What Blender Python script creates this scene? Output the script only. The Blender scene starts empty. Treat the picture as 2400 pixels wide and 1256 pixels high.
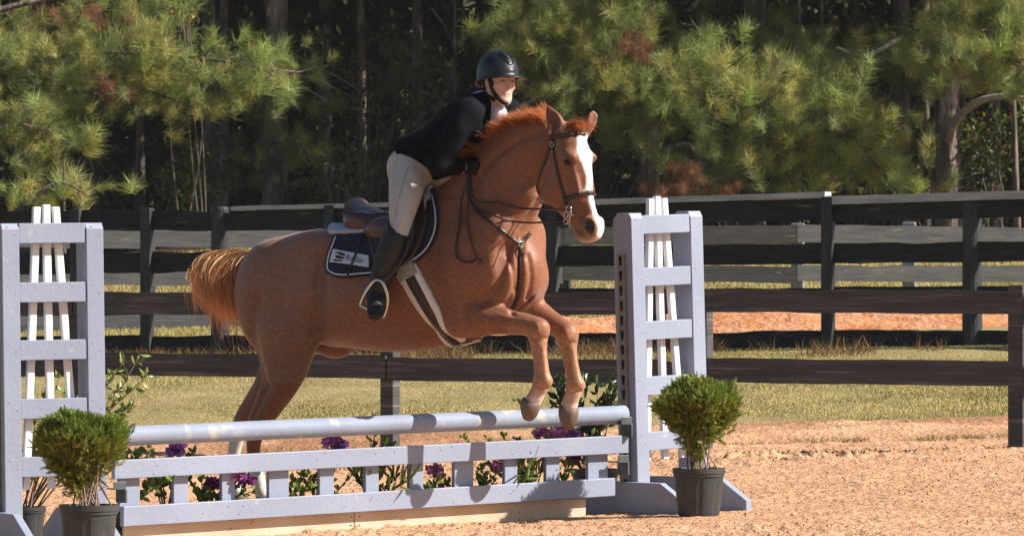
import bpy, math, random
import numpy as np
from mathutils import Vector, Matrix
from mathutils.bvhtree import BVHTree

# ------------------------------------------------------------------ camera, sky, sun, exposure
scene = bpy.context.scene
FPX, CX, HOR, CAMZ = 12040.0, 1200.0, 700.0, 1.2
cam_data = bpy.data.cameras.new('camera')
cam = bpy.data.objects.new('camera', cam_data)
scene.collection.objects.link(cam)
cam.location = (0, 0, CAMZ)
cam.rotation_euler = (math.radians(90), 0, 0)
cam_data.sensor_width = 36.0
cam_data.lens = FPX / 2400 * 36.0
cam_data.shift_y = (HOR - 628) / 2400
cam_data.clip_start = 0.5
cam_data.clip_end = 2000
cam_data.dof.use_dof = True
cam_data.dof.focus_distance = 28.0
cam_data.dof.aperture_fstop = 20.0
scene.camera = cam

SUN_EL, SUN_AZ = math.radians(38), math.radians(-8)     # azimuth measured from +x towards +y
sun_dir = Vector((math.cos(SUN_EL) * math.cos(SUN_AZ), math.cos(SUN_EL) * math.sin(SUN_AZ), math.sin(SUN_EL)))
world = bpy.data.worlds.new('World')
scene.world = world
world.use_nodes = True
wn = world.node_tree
sky = wn.nodes.new('ShaderNodeTexSky')
sky.sky_type = 'NISHITA'
sky.sun_disc = False
sky.sun_elevation = SUN_EL
sky.sun_rotation = math.radians(90) - SUN_AZ
wn.links.new(sky.outputs[0], wn.nodes['Background'].inputs[0])
wn.nodes['Background'].inputs[1].default_value = 0.053
sd = bpy.data.lights.new('sun', 'SUN')
sd.energy = 5.0
sd.angle = math.radians(0.5)
sd.color = (1.0, 0.93, 0.83)
sun = bpy.data.objects.new('sun', sd)
scene.collection.objects.link(sun)
sun.rotation_euler = (-sun_dir).to_track_quat('-Z', 'Y').to_euler()
sun.location = (20, 10, 30)
scene.view_settings.view_transform = 'Standard'
scene.view_settings.look = 'None'
scene.view_settings.exposure = 0.85
scene.view_settings.gamma = 1.0
scene.view_settings.use_curve_mapping = False
scene.render.engine = 'CYCLES'
scene.cycles.use_denoising = True
scene.cycles.max_bounces = 6
scene.cycles.transparent_max_bounces = 6

# ------------------------------------------------------------------ helpers
rng = np.random.default_rng(7)
random.seed(7)
COL = scene.collection
WO = {}                      # world origin of every object made here

def P(px, py, d):
    return Vector(((px - CX) * d / FPX, d, CAMZ - (py - HOR) * d / FPX))

def link(o):
    COL.objects.link(o)
    return o

def thing(name, loc, label, cat, group=None):
    o = link(bpy.data.objects.new(name, None))
    o.empty_display_size = 0.1
    o.location = Vector(loc)
    WO[o.name] = Vector(loc)
    tag(o, label, cat, group)
    return o

def tag(o, label=None, cat=None, group=None, kind=None):
    if label: o['label'] = label
    if cat: o['category'] = cat
    if group: o['group'] = group
    if kind: o['kind'] = kind
    return o

def mesh_data(name, V, F, smooth=False, colors=None):
    me = bpy.data.meshes.new(name)
    V = np.asarray(V, dtype=np.float32)
    if isinstance(F, np.ndarray):
        n, k = F.shape
        me.vertices.add(len(V)); me.vertices.foreach_set('co', V.ravel())
        me.loops.add(n * k); me.loops.foreach_set('vertex_index', F.astype(np.int32).ravel())
        me.polygons.add(n); me.polygons.foreach_set('loop_start', np.arange(0, n * k, k, dtype=np.int32))
        me.update(calc_edges=True)
    else:
        me.from_pydata([tuple(v) for v in V.tolist()], [], F)
        me.update()
    if smooth:
        me.polygons.foreach_set('use_smooth', np.ones(len(me.polygons), dtype=bool))
    if colors is not None:
        a = me.color_attributes.new('tint', 'FLOAT_COLOR', 'POINT')
        c = np.ones((len(V), 4), dtype=np.float32); c[:, :colors.shape[1]] = colors
        a.data.foreach_set('color', c.ravel())
    return me

def mk(name, V, F, mat, parent=None, smooth=False, colors=None, origin=None):
    V = np.asarray(V, dtype=np.float64).reshape(-1, 3)
    c = (V.min(0) + V.max(0)) / 2 if origin is None else np.array(origin)
    me = mesh_data(name, V - c, F, smooth, colors)
    if mat: me.materials.append(mat)
    o = link(bpy.data.objects.new(name, me))
    WO[o.name] = Vector(c)
    if parent is not None:
        o.parent = parent
        o.location = Vector(c) - WO[parent.name]
    else:
        o.location = Vector(c)
    return o

class MB:
    """collects shapes for one mesh"""
    def __init__(s): s.V, s.F = [], []
    def add(s, V, F):
        b = len(s.V); s.V += [tuple(v) for v in V]; s.F += [tuple(i + b for i in f) for f in F]
        return s
    def box(s, o, ax, ay, az):
        o, ax, ay, az = map(Vector, (o, ax, ay, az))
        v = [o, o + ax, o + ax + ay, o + ay, o + az, o + ax + az, o + ax + ay + az, o + ay + az]
        f = [(0, 3, 2, 1), (4, 5, 6, 7), (0, 1, 5, 4), (1, 2, 6, 5), (2, 3, 7, 6), (3, 0, 4, 7)]
        if ax.cross(ay).dot(az) < 0: f = [tuple(reversed(q)) for q in f]
        return s.add(v, f)
    def tube(s, pts, rad, n=8, cap=True):
        pts = [Vector(p) for p in pts]
        m = len(pts)
        if not hasattr(rad, '__len__'): rad = [rad] * m
        ref = None; V = []; F = []
        for i, p in enumerate(pts):
            t = (pts[min(i + 1, m - 1)] - pts[max(i - 1, 0)]).normalized()
            if ref is None:
                ref = Vector((0, 0, 1)) if abs(t.z) < .9 else Vector((1, 0, 0))
            u = (ref - t * ref.dot(t))
            u = u.normalized() if u.length > 1e-6 else t.orthogonal().normalized()
            w = t.cross(u); ref = u
            for k in range(n):
                a = 2 * math.pi * k / n
                V.append(p + (u * math.cos(a) + w * math.sin(a)) * rad[i])
        for i in range(m - 1):
            for k in range(n):
                k2 = (k + 1) % n
                F.append((i * n + k, i * n + k2, (i + 1) * n + k2, (i + 1) * n + k))
        if cap:
            F.append(tuple(range(n - 1, -1, -1))); F.append(tuple((m - 1) * n + k for k in range(n)))
        return s.add(V, F)
    def lathe(s, c, prof, n=24, axis=None, cap=False):
        c = Vector(c); V = []; F = []
        for (r, z) in prof:
            for k in range(n):
                a = 2 * math.pi * k / n
                V.append(c + Vector((r * math.cos(a), r * math.sin(a), z)))
        for i in range(len(prof) - 1):
            for k in range(n):
                k2 = (k + 1) % n
                F.append((i * n + k, i * n + k2, (i + 1) * n + k2, (i + 1) * n + k))
        if cap: F.append(tuple((len(prof) - 1) * n + k for k in range(n)))
        return s.add(V, F)
    def build(s, name, mat, parent=None, smooth=False, **kw):
        return mk(name, s.V, s.F, mat, parent, smooth, **kw)

def bevel(o, w=0.004, seg=2):
    m = o.modifiers.new('bevel', 'BEVEL'); m.width = w; m.segments = seg; m.limit_method = 'ANGLE'
    return o

def catmull(pts, sub):
    pts = np.asarray(pts, dtype=float); n = len(pts); out = []
    for i in range(n - 1):
        p0, p1, p2, p3 = pts[max(i - 1, 0)], pts[i], pts[i + 1], pts[min(i + 2, n - 1)]
        for k in range(sub):
            t = k / sub
            out.append(0.5 * ((2 * p1) + (-p0 + p2) * t + (2 * p0 - 5 * p1 + 4 * p2 - p3) * t * t + (-p0 + 3 * p1 - 3 * p2 + p3) * t ** 3))
    out.append(pts[-1])
    return np.array(out)

def hash2(ix, iy, seed):
    h = (ix.astype(np.int64) * 374761393 + iy.astype(np.int64) * 668265263 + seed * 1442695041) & 0xffffffff
    h = ((h ^ (h >> 13)) * 1274126177) & 0xffffffff
    return ((h ^ (h >> 16)) & 0xffff) / 65535.0

def vnoise(x, y, seed=0):
    x = np.asarray(x, float); y = np.asarray(y, float)
    ix, iy = np.floor(x), np.floor(y); fx, fy = x - ix, y - iy
    fx = fx * fx * (3 - 2 * fx); fy = fy * fy * (3 - 2 * fy)
    a, b = hash2(ix, iy, seed), hash2(ix + 1, iy, seed)
    c, d = hash2(ix, iy + 1, seed), hash2(ix + 1, iy + 1, seed)
    return (a + (b - a) * fx) * (1 - fy) + (c + (d - c) * fx) * fy

def fbm(x, y, oct=4, seed=0):
    s = 0; a = .5
    for i in range(oct):
        s = s + a * vnoise(x * 2 ** i, y * 2 ** i, seed + i * 17); a *= .5
    return s

# ------------------------------------------------------------------ materials
def lin(h):
    h = h.lstrip('#'); c = [int(h[i:i + 2], 16) / 255 for i in (0, 2, 4)]
    return tuple(x / 12.92 if x <= .04045 else ((x + .055) / 1.055) ** 2.4 for x in c)

def mat(name, c1, c2=None, rough=.7, scale=8.0, detail=4.0, bump=0.0, bscale=None, spec=.3, metal=0.0, stretch=None,
        c3=None, scale3=2.0, lo3=.5, hi3=.7, attr=None, attr_mix=None, lo=.35, hi=.65, sheen=0.0, trans=0.0, coat=0.0, sss=0.0):
    """principled material: noise mix of c1..c2, optional patches c3, optional vertex tint (multiplied) and bump"""
    m = bpy.data.materials.new(name); m.use_nodes = True
    N, L = m.node_tree.nodes, m.node_tree.links
    bs = N['Principled BSDF']; out = N['Material Output']
    bs.inputs['Roughness'].default_value = rough
    bs.inputs['Specular IOR Level'].default_value = spec
    bs.inputs['Metallic'].default_value = metal
    if sheen: bs.inputs['Sheen Weight'].default_value = sheen
    if coat: bs.inputs['Coat Weight'].default_value = coat; bs.inputs['Coat Roughness'].default_value = .25
    if sss:
        bs.inputs['Subsurface Weight'].default_value = sss
        bs.inputs['Subsurface Radius'].default_value = (.012, .005, .003)
    geo = N.new('ShaderNodeNewGeometry'); vec = geo.outputs['Position']
    if stretch:
        mp = N.new('ShaderNodeMapping'); L.new(vec, mp.inputs['Vector'])
        mp.inputs['Scale'].default_value = stretch[:3]
        if len(stretch) > 3: mp.inputs['Rotation'].default_value = (0, 0, stretch[3])
        vec = mp.outputs['Vector']
    def noise(sc, det=detail):
        n = N.new('ShaderNodeTexNoise'); n.inputs['Scale'].default_value = sc; n.inputs['Detail'].default_value = det
        L.new(vec, n.inputs['Vector']); return n.outputs['Fac']
    def ramp(src, a, b):
        r = N.new('ShaderNodeMapRange'); r.inputs['From Min'].default_value = a; r.inputs['From Max'].default_value = b
        L.new(src, r.inputs['Value']); return r.outputs['Result']
    def mix(f, A, B, mode='MIX'):
        x = N.new('ShaderNodeMix'); x.data_type = 'RGBA'; x.blend_type = mode
        if isinstance(f, float): x.inputs[0].default_value = f
        else: L.new(f, x.inputs[0])
        for s, v in ((x.inputs[6], A), (x.inputs[7], B)):
            if isinstance(v, tuple): s.default_value = (*v, 1)
            else: L.new(v, s)
        return x.outputs[2]
    col = c1
    if c2: col = mix(ramp(noise(scale), lo, hi), c1, c2)
    if c3: col = mix(ramp(noise(scale3, 5.0), lo3, hi3), col, c3)
    if attr:
        at = N.new('ShaderNodeAttribute'); at.attribute_name = attr
        if attr_mix == 'replace':
            col = mix(at.outputs['Alpha'], col, at.outputs['Color'])
        else:
            col = mix(1.0, col, at.outputs['Color'], 'MULTIPLY')
    if isinstance(col, tuple): bs.inputs['Base Color'].default_value = (*col, 1)
    else: L.new(col, bs.inputs['Base Color'])
    if bump:
        b = N.new('ShaderNodeBump'); b.inputs['Strength'].default_value = 1.0; b.inputs['Distance'].default_value = bump
        L.new(noise(bscale or scale * 3, 5.0), b.inputs['Height']); L.new(b.outputs[0], bs.inputs['Normal'])
    if trans:
        t = N.new('ShaderNodeBsdfTranslucent'); ms = N.new('ShaderNodeMixShader'); ms.inputs[0].default_value = trans
        if isinstance(col, tuple): t.inputs[0].default_value = (*col, 1)
        else: L.new(col, t.inputs[0])
        L.new(bs.outputs[0], ms.inputs[1]); L.new(t.outputs[0], ms.inputs[2]); L.new(ms.outputs[0], out.inputs[0])
    return m

# ------------------------------------------------------------------ ground
def sstep(a, b, x):
    t = np.clip((x - a) / (b - a), 0, 1); return t * t * (3 - 2 * t)

def gz(x, y):
    x = np.asarray(x, float); y = np.asarray(y, float)
    z = .03 * np.clip(x, -7, 7) - .02
    z = z + np.interp(y, [0, 41, 44, 47.5, 50, 54, 62, 74, 90, 200, 900], [0, 0, .20, .62, .68, .82, .95, 1.5, 1.9, 3, 6])
    z = z + .55 * np.exp(-((x + 2.0) / 6.5) ** 2) * sstep(62, 76, y)
    return z

m_sand = mat('sand', lin('#c89f7e'), lin('#b68c6c'), rough=.95, scale=3.0, bump=.03, bscale=26, spec=.12, attr='tint', c3=lin('#a98667'), scale3=14, lo3=.56, hi3=.75)
m_soil = mat('grass_soil', (.25, .205, .095), (.34, .27, .13), rough=.95, scale=2.2, bump=.02, bscale=30, spec=.1, c3=(.24, .15, .08), scale3=1.1, lo3=.6, hi3=.7)
m_grass = mat('grass_blade', (.30, .265, .10), (.50, .41, .195), rough=.6, scale=1.3, spec=.25, attr='tint', trans=.25)
m_red = mat('red_clay', lin('#c28c68'), lin('#b2744e'), rough=.95, scale=4, bump=.05, bscale=14, spec=.1, c3=lin('#c9997a'), scale3=3)
m_ground = mat('ground_far', (.10, .10, .035), (.16, .12, .06), rough=.95, scale=.6, bump=.03, bscale=8, spec=.1)
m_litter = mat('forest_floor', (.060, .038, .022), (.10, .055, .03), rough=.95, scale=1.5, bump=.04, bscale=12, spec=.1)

def grid(us, vs):
    nu, nv = len(us), len(vs)
    i = np.arange((nv - 1) * (nu - 1)); r, c = i // (nu - 1), i % (nu - 1)
    a = r * nu + c
    return np.stack([a, a + 1, a + nu + 1, a + nu], 1)

# one coarse sheet to the horizon
xs = np.concatenate([np.linspace(-900, -40, 12), np.linspace(-36, 36, 49), np.linspace(40, 900, 12)])
ys = np.concatenate([np.linspace(-300, 18, 10), np.linspace(20, 130, 80), np.linspace(140, 1200, 14)])
X, Y = np.meshgrid(xs, ys)
low = np.where((np.abs(X) < 12) & (Y > 21) & (Y < 76), .12, 0) + 0.0
Z = gz(X, Y) - .02 - low
g = mk('ground', np.stack([X, Y, Z], -1).reshape(-1, 3), grid(xs, ys), m_ground, smooth=True)
g['kind'] = 'structure'; g['label'] = 'open ground running back to the woods'

# sand arena with clods, ruts and hoof marks
us = np.linspace(-1, 1, 680); ds = np.concatenate([np.linspace(21, 25, 60, endpoint=False), np.linspace(25, 42.3, 560)])
U, D = np.meshgrid(us, ds)
X = U * (.115 * D + 2.2); Y = D
edge = 41.6 + .5 * (fbm(X * .8, Y * 0, 3, 5) - .5) - .10 * X
cl = fbm(X * 12, Y * 9, 3, 11); big = fbm(X * 1.6, Y * 1.3, 3, 21); fine = vnoise(X * 30, Y * 24, 31)
ridge = np.clip(cl - .50, 0, 1)
pits = np.clip(fbm(X * 4.2, Y * 3.2, 2, 51) - .50, 0, 1)
rut = np.exp(-((Y - (38.6 - .25 * X)) / .9) ** 2)
worn = .55 + .8 * sstep(.36, .62, fbm(X * .55, Y * .35, 3, 131))
disp = .045 * (big - .45) + (.09 * ridge - .10 * pits) * worn + .010 * (fine - .5)
disp = disp * (1 + .9 * rut) + .17 * rut * (fbm(X * .9, Y * 1.3, 2, 77) - .38) + .07 * np.exp(-((Y - (40.6 - .15 * X)) / .35) ** 2) * (fbm(X * 2.2, Y * 2, 3, 78) - .35)
calm = 1 - .75 * np.exp(-((X - .9) / .8) ** 2 - ((Y - 28.0) / .9) ** 2) 
Z = gz(X, Y) + disp * calm * np.clip((edge - Y) / .5, .6, 1) + .05 * sstep(-.8, .2, Y - edge)
dirt_rut_shade = sstep(1.5, .1, edge - Y) * sstep(.34, .55, fbm(X * 1.3, Y * 1.6, 4, 201)) * .85 + .35 * rut * sstep(.45, .62, fbm(X * 1.1, Y * 1.4, 4, 203))  # brown dirt by the grass; the rut term paints the ruts' shadow darker
tone = np.clip(1.0 + .22 * (fbm(X * .5, Y * .3, 3, 205) - .45), .86, 1.1)
SC = (np.stack([tone * (1 - .38 * dirt_rut_shade), tone * (1 - .46 * dirt_rut_shade), tone * (1 - .50 * dirt_rut_shade)], -1)).reshape(-1, 3)
s = mk('sand_arena', np.stack([X, Y, Z], -1).reshape(-1, 3), grid(us, ds), m_sand, smooth=True, colors=SC)
tag(s, 'tan churned sand of the riding arena', kind='structure')

# grassy slope behind the arena
us = np.linspace(-1, 1, 150); ds = np.linspace(40.8, 76, 180)
U, D = np.meshgrid(us, ds); X = U * (.115 * D + 5.0); Y = D
Z = gz(X, Y) + .012 + .05 * (fbm(X * .7, Y * .7, 3, 3) - .45) - .25 * sstep(42.3, 41.0, Y)
s = mk('grass_slope', np.stack([X, Y, Z], -1).reshape(-1, 3), grid(us, ds), m_soil, smooth=True)
tag(s, 'mown grass slope rising behind the arena fence', kind='structure')

def blades(n, xf, y0, y1, h0, h1, w, seed, lean=.5, dens=None, bias=None, tint=None, dz=.0):
    r = np.random.default_rng(seed)
    y = y0 + (y1 - y0) * r.random(n); x = (r.random(n) * 2 - 1) * (.108 * y + 1.8) if xf is None else xf[0] + (xf[1] - xf[0]) * r.random(n)
    if dens is not None:
        k = r.random(n) < dens(x, y); x, y = x[k], y[k]; n = len(x)
    z = gz(x, y) + dz
    h = h0 + (h1 - h0) * r.random(n) ** 1.5
    a = r.random(n) * 6.283; ln = lean * r.random(n)
    b = r.random(n) * 6.283
    wx, wy = np.cos(b) * w * .5, np.sin(b) * w * .5
    tx, ty = x + np.cos(a) * h * ln, y + np.sin(a) * h * ln
    V = np.empty((n, 3, 3))
    V[:, 0] = np.stack([x - wx, y - wy, z], 1); V[:, 1] = np.stack([x + wx, y + wy, z], 1); V[:, 2] = np.stack([tx, ty, z + h], 1)
    c = .65 + .7 * r.random(n)
    t = np.stack([c * (1 + .25 * (r.random(n) - .5)), c, c * .9], 1)
    if tint is not None: t = t * np.array(tint)
    return V.reshape(-1, 3), np.arange(n * 3).reshape(-1, 3), np.repeat(t, 3, 0)

def gdens(x, y):
    e = 41.6 + .5 * (fbm(x * .8, y * 0, 3, 5) - .5) - .10 * x
    d = sstep(-.1, .5, y - e) * (.55 + .6 * fbm(x * .5, y * .5, 3, 9))
    return np.clip(d, 0, 1)
V, F, C = blades(480000, None, 41.0, 50.5, .016, .042, .012, 1, .9, gdens)
o = mk('lawn_grass', V, F, m_grass, colors=C); tag(o, 'short sunlit yellow-green grass beyond the sand', 'grass', kind='stuff')
V, F, C = blades(150000, None, 55, 76, .04, .10, .022, 2, .9)
o = mk('field_grass', V, F, m_grass, colors=C); tag(o, 'grass in the field beyond the second fence', 'grass', kind='stuff')
m_dry = mat('dry_grass', (.26, .17, .09), (.40, .28, .15), rough=.8, scale=3, attr='tint', trans=.2)
V, F, C = blades(90000, None, 40.3, 42.2, .015, .055, .010, 3, 1.0, lambda x, y: np.clip(1 - np.abs(y - (41.3 - .10 * x)) / .6, 0, 1) * (fbm(x * 2, y * 2, 2, 4) > .36))
V2, F2, C2 = blades(46000, None, 47.2, 50.6, .05, .20, .011, 4, 1.5, lambda x, y: (fbm(x * 1.4, y * 1.4, 3, 14) > .47) * 1.0, tint=(.62, .55, .50))
o = mk('dry_grass', np.concatenate([V, V2]), np.concatenate([F, F2 + len(V)]), m_dry, colors=np.concatenate([C, C2]))
tag(o, 'straw-coloured dead grass along the fence lines', 'grass', kind='stuff')

# red clay bank behind the second fence
us = np.linspace(-2.2, 8, 220); ds = np.linspace(51.6, 56.5, 60)
X, Y = np.meshgrid(us, ds)
prof = np.exp(-((Y - 54.0) / 1.1) ** 2)
hh = (.12 + .20 * fbm(X * .75, Y * .3, 3, 61)) * (1 - .0 * X) * sstep(-2.2, -.6, X) * (1 - sstep(7, 8, X))
Z = gz(X, Y) - .04 + prof * hh * 1.15 + .10 * (fbm(X * 4, Y * 4, 4, 71) - .5) * prof
o = mk('clay_bank', np.stack([X, Y, Z], -1).reshape(-1, 3), grid(us, ds), m_red, smooth=True)
tag(o, 'low bank of freshly dug orange-red clay behind the fence', kind='structure')
# ------------------------------------------------------------------ fences
m_wood_near = mat('weathered_grey_brown_board', (.084, .083, .085), (.052, .051, .053), rough=.85, scale=2.2, stretch=(.5, .5, 12), bump=.004, bscale=9, spec=.2, c3=(.17, .165, .16), scale3=3.0, lo3=.56, hi3=.72)
m_wood_black = mat('black_fence_board', (.013, .013, .016), (.026, .025, .029), rough=.75, scale=3.0, stretch=(1, 1, 8), bump=.004, bscale=9, spec=.3, c3=(.10, .095, .09), scale3=3.0, lo3=.66, hi3=.74)
m_post_black = mat('black_fence_post', (.020, .021, .025), (.036, .038, .044), rough=.6, scale=4.0, stretch=(4, 4, 1), bump=.006, bscale=9, spec=.4)
m_wood_grey = mat('silver_grey_board', (.50, .49, .50), (.36, .355, .37), rough=.85, scale=3.0, stretch=(1, 1, 8), bump=.004, bscale=9, spec=.2, c3=(.66, .60, .55), scale3=2.5, lo3=.62, hi3=.72)
m_wood_dim = mat('dull_grey_board', (.24, .235, .235), (.17, .165, .165), rough=.85, scale=3.0, stretch=(1, 1, 8), bump=.004, bscale=9, spec=.2, c3=(.42, .38, .34), scale3=3.0, lo3=.66, hi3=.72)
m_cap = mat('sunbleached_cap_board', (.46, .46, .48), (.30, .30, .32), rough=.8, scale=2.0, stretch=(1, 1, 10), bump=.003, bscale=9, spec=.25, c3=(.5, .42, .33), scale3=2.5, lo3=.64, hi3=.7)

def board(name, a, b, h, t, m, parent, seed=0, rag=.008, n=40, sag=0.0):
    """rough sawn board from a to b (points on its top front edge), height h down, thickness t away from the camera"""
    a, b = Vector(a), Vector(b); ax = (b - a); L = ax.length
    back = Vector((-ax.y, ax.x, 0)).normalized()
    if back.y < 0: back = -back
    r = np.random.default_rng(seed); ts = np.linspace(0, 1, n + 1)
    top = (fbm(ts * L * 3 + seed * 9, ts * 0, 4, seed) - .47) * rag * 2 - (np.clip(vnoise(ts * L * 1.1 + seed, ts * 0, seed + 5) - .8, 0, 1)) * rag * 10
    bot = (fbm(ts * L * 3 + seed * 5, ts * 0, 4, seed + 40) - .47) * rag * 1.4
    V = []; F = []
    for i, tt in enumerate(ts):
        p = a.lerp(b, tt) + Vector((0, 0, -sag * 4 * tt * (1 - tt)))
        V += [p + Vector((0, 0, top[i])), p + back * t + Vector((0, 0, top[i])), p + back * t + Vector((0, 0, -h + bot[i])), p + Vector((0, 0, -h + bot[i]))]
    for i in range(n):
        q = i * 4
        for k in range(4):
            k2 = (k + 1) % 4
            F.append((q + k, q + 4 + k, q + 4 + k2, q + k2))
    F += [(3, 2, 1, 0), (4 * n, 4 * n + 1, 4 * n + 2, 4 * n + 3)]
    F = [tuple(reversed(f)) for f in F]
    return mk(name, V, F, m, parent)

def sqpost(name, p, top, bot, w, dp, ang, m, parent, cham=.012):
    c, s = math.cos(ang), math.sin(ang)
    ax, ay = Vector((c, s, 0)), Vector((-s, c, 0))
    o = Vector((p[0], p[1], bot)) - ax * w / 2
    q = MB().box(o, ax * w, ay * dp, Vector((0, 0, top - bot)))
    return bevel(q.build(name, m, parent), cham)

def roundpost(name, p, top, bot, r, m, parent, seed=0):
    rr = np.random.default_rng(seed)
    prof = [(r * 1.02, bot), (r * (1 + .03 * rr.random()), (top + bot) / 2), (r * .97, top - .02), (r * .9, top), (0.001, top + .006)]
    return MB().lathe((p[0], p[1], 0), prof, 18).build(name, m, parent, smooth=False)

class Line:
    """fence line through two (px, depth) ends; gives depth and point for a pixel column"""
    def __init__(s, px0, d0, px1, d1):
        s.x0, s.d0 = (px0 - CX) * d0 / FPX, d0; s.x1, s.d1 = (px1 - CX) * d1 / FPX, d1
    def d(s, px):
        u = (px - CX) / FPX
        t = (u * s.d0 - s.x0) / ((s.x1 - s.x0) - u * (s.d1 - s.d0))
        return s.d0 + t * (s.d1 - s.d0)
    def at(s, px, py, off=0.0): return P(px, py, s.d(px) + off)
    @property
    def ang(s): return math.atan2(s.d1 - s.d0, s.x1 - s.x0)

# near low fence: two boards
nf = Line(250, 42.2, 2300, 38.0)
f1 = thing('arena_fence', nf.at(1200, 1050), 'low two-board weathered grey-brown fence at the edge of the sand', 'fence')
for px, top in ((-230, 668), (170, 668), (905, 672), (1640, 672), (2378, 668), (3000, 664), (3650, 660)):
    d = nf.d(px); p = nf.at(px, 0); sqpost('post', (p.x, p.y + (-.03 if px == 2378 else .045), 0), nf.at(px, top + (0 if px == 2378 else 26)).z, float(gz(p.x, p.y)) - .2, .125, .11, nf.ang, m_wood_near, f1)
joints = [-230, 170, 905, 1640, 2378, 3000, 3650]
toprow = {-230: 686, 170: 686, 905: 687, 1640: 679, 2378: 683, 3000: 672, 3650: 665}
botrow = {-230: 824, 170: 827, 905: 834, 1640: 841, 2378: 848, 3000: 852, 3650: 856}
k = 0
for row, hh in ((toprow, (52, 56)), (botrow, (53, 60))):
    for a, b in zip(joints[:-1], joints[1:]):
        k += 1
        A, B = nf.at(a + 2, row[a] + (3 if k % 2 else -2)), nf.at(b - 2, row[b] + (2 if k % 2 else -2))
        d = nf.d((a + b) / 2)
        board('board', A, B, (hh[0] + (hh[1] - hh[0]) * (a + 230) / 2800) * d / FPX, .03, m_wood_near, f1, 100 + k, .010, 60)

# second fence: black, four boards with a cap
bf = Line(340, 52.0, 2300, 48.0)
f2 = thing('paddock_fence', bf.at(1200, 840), 'tall black four-board paddock fence with grey capping rail, behind the low fence', 'fence')
bposts = [(-330, 0), (-90, 1), (175, 0), (340, 0), (515, 1), (770, 0), (1020, 0), (1290, 0), (1540, 1), (1935, 0), (2280, 1), (2640, 0), (3000, 0), (3350, 1)]
def ftop(px): return np.interp(px, [-400, 0, 340, 770, 1300, 1900, 2400, 3400], [497, 494, 490, 483, 473, 464, 457, 442])
for px, rd in bposts:
    p = bf.at(px, 0, .0); zt = bf.at(px, ftop(px) - 2).z; zb = float(gz(p.x, p.y)) - .2
    if rd: roundpost('post', (p.x, p.y + .06), zt, zb, .093, m_post_black, f2, px % 97)
    else: sqpost('post', (p.x, p.y - .07, 0), zt, zb, .115, .10, bf.ang, m_post_black, f2)
rows = [(0, 1.0), (104, .97), (208, 1.0), (313, .92)]
bl = [-330, 175, 770, 1290, 1935, 2640, 3350]
for ri, (dy, sc) in enumerate(rows):
    for a, b in zip(bl[:-1], bl[1:]):
        k += 1
        j = (k * 37 % 7) - 3
        scl = lambda px: .93 + .07 * (px / 2400)
        A, B = bf.at(a + 1, ftop(a) + 4 + dy * scl(a) + j), bf.at(b - 1, ftop(b) + 4 + dy * scl(b) - j)
        board('board', A, B, 49 * sc * bf.d((a + b) / 2) / FPX, .028, m_wood_black, f2, 200 + k, .011 if a > 200 else .02, 60)
for a, b, hl, hr in ((540, 1290, 9, 11), (1290, 1935, 11, 16), (1935, 2640, 16, 22), (2640, 3350, 20, 22)):
    k += 1
    A, B = bf.at(a, ftop(a) - 3, -.06), bf.at(b - 2, ftop(b) - (8 if b < 1900 else 14), -.06)
    board('cap_board', A, B, (hl + hr) / 2 * bf.d(a) / FPX, .16, m_cap, f2, 300 + k, .004, 60)

# third fence: silver-grey boards, farther back
tf = Line(340, 62.0, 2300, 60.0)
f3 = thing('field_fence', tf.at(1200, 745), 'farther silver-grey board fence seen through the gaps of the black fence', 'fence')
for px in (-150, 120, 345, 740, 1010, 1320, 1590, 1868, 2130, 2420, 2700, 2980):
    p = tf.at(px, 0); sqpost('post', (p.x, p.y + .02, 0), tf.at(px, 520 + (px % 5)).z, float(gz(p.x, p.y)) - .2, .15, .12, tf.ang, m_wood_dim if px > 1500 else m_post_black, f3)
tl = [-150, 345, 740, 1320, 1868, 2420, 2980]
for ri, (y0, y1) in enumerate(((536, 580), (628, 668), (735, 778))):
    for i, (a, b) in enumerate(zip(tl[:-1], tl[1:])):
        k += 1
        right = a >= 1300
        if ri == 2 and a > 1000: continue
        j = (k * 29 % 9) - 4
        m = m_wood_dim if (a == 1320 or (ri == 0 and a == 740)) else m_wood_grey
        ya, yb = (y0 - (6 if right else 0), y1 - (8 if right else 0))
        board('board', tf.at(a + 1, ya + j, -.02), tf.at(b - 1, ya - j, -.02), (yb - ya) * tf.d(a) / FPX, .03, m, f3, 400 + k, .012, 60)
# wire fence strip far right
m_wire = mat('wire', (.12, .12, .12), rough=.5, metal=.6)
wf = Line(1700, 69.0, 2500, 67.5)
f4 = thing('wire_fence', wf.at(2100, 680), 'low wire mesh fence far behind the silver-grey boards at right', 'fence')
q = MB()
for px in range(1990, 2420, 9): q.tube([wf.at(px, 640), wf.at(px, 700)], .006, 4, False)
for y in (640, 660, 680, 698): q.tube([wf.at(1980, y), wf.at(2430, y)], .006, 4, False)
q.build('mesh_panel', m_wire, f4)
for px in (1985, 2210, 2430):
    p = wf.at(px, 0); sqpost('post', (p.x, p.y + .03, 0), wf.at(px, 628).z, float(gz(p.x, p.y)) - .1, .10, .10, wf.ang, m_wood_near, f4)

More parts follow.
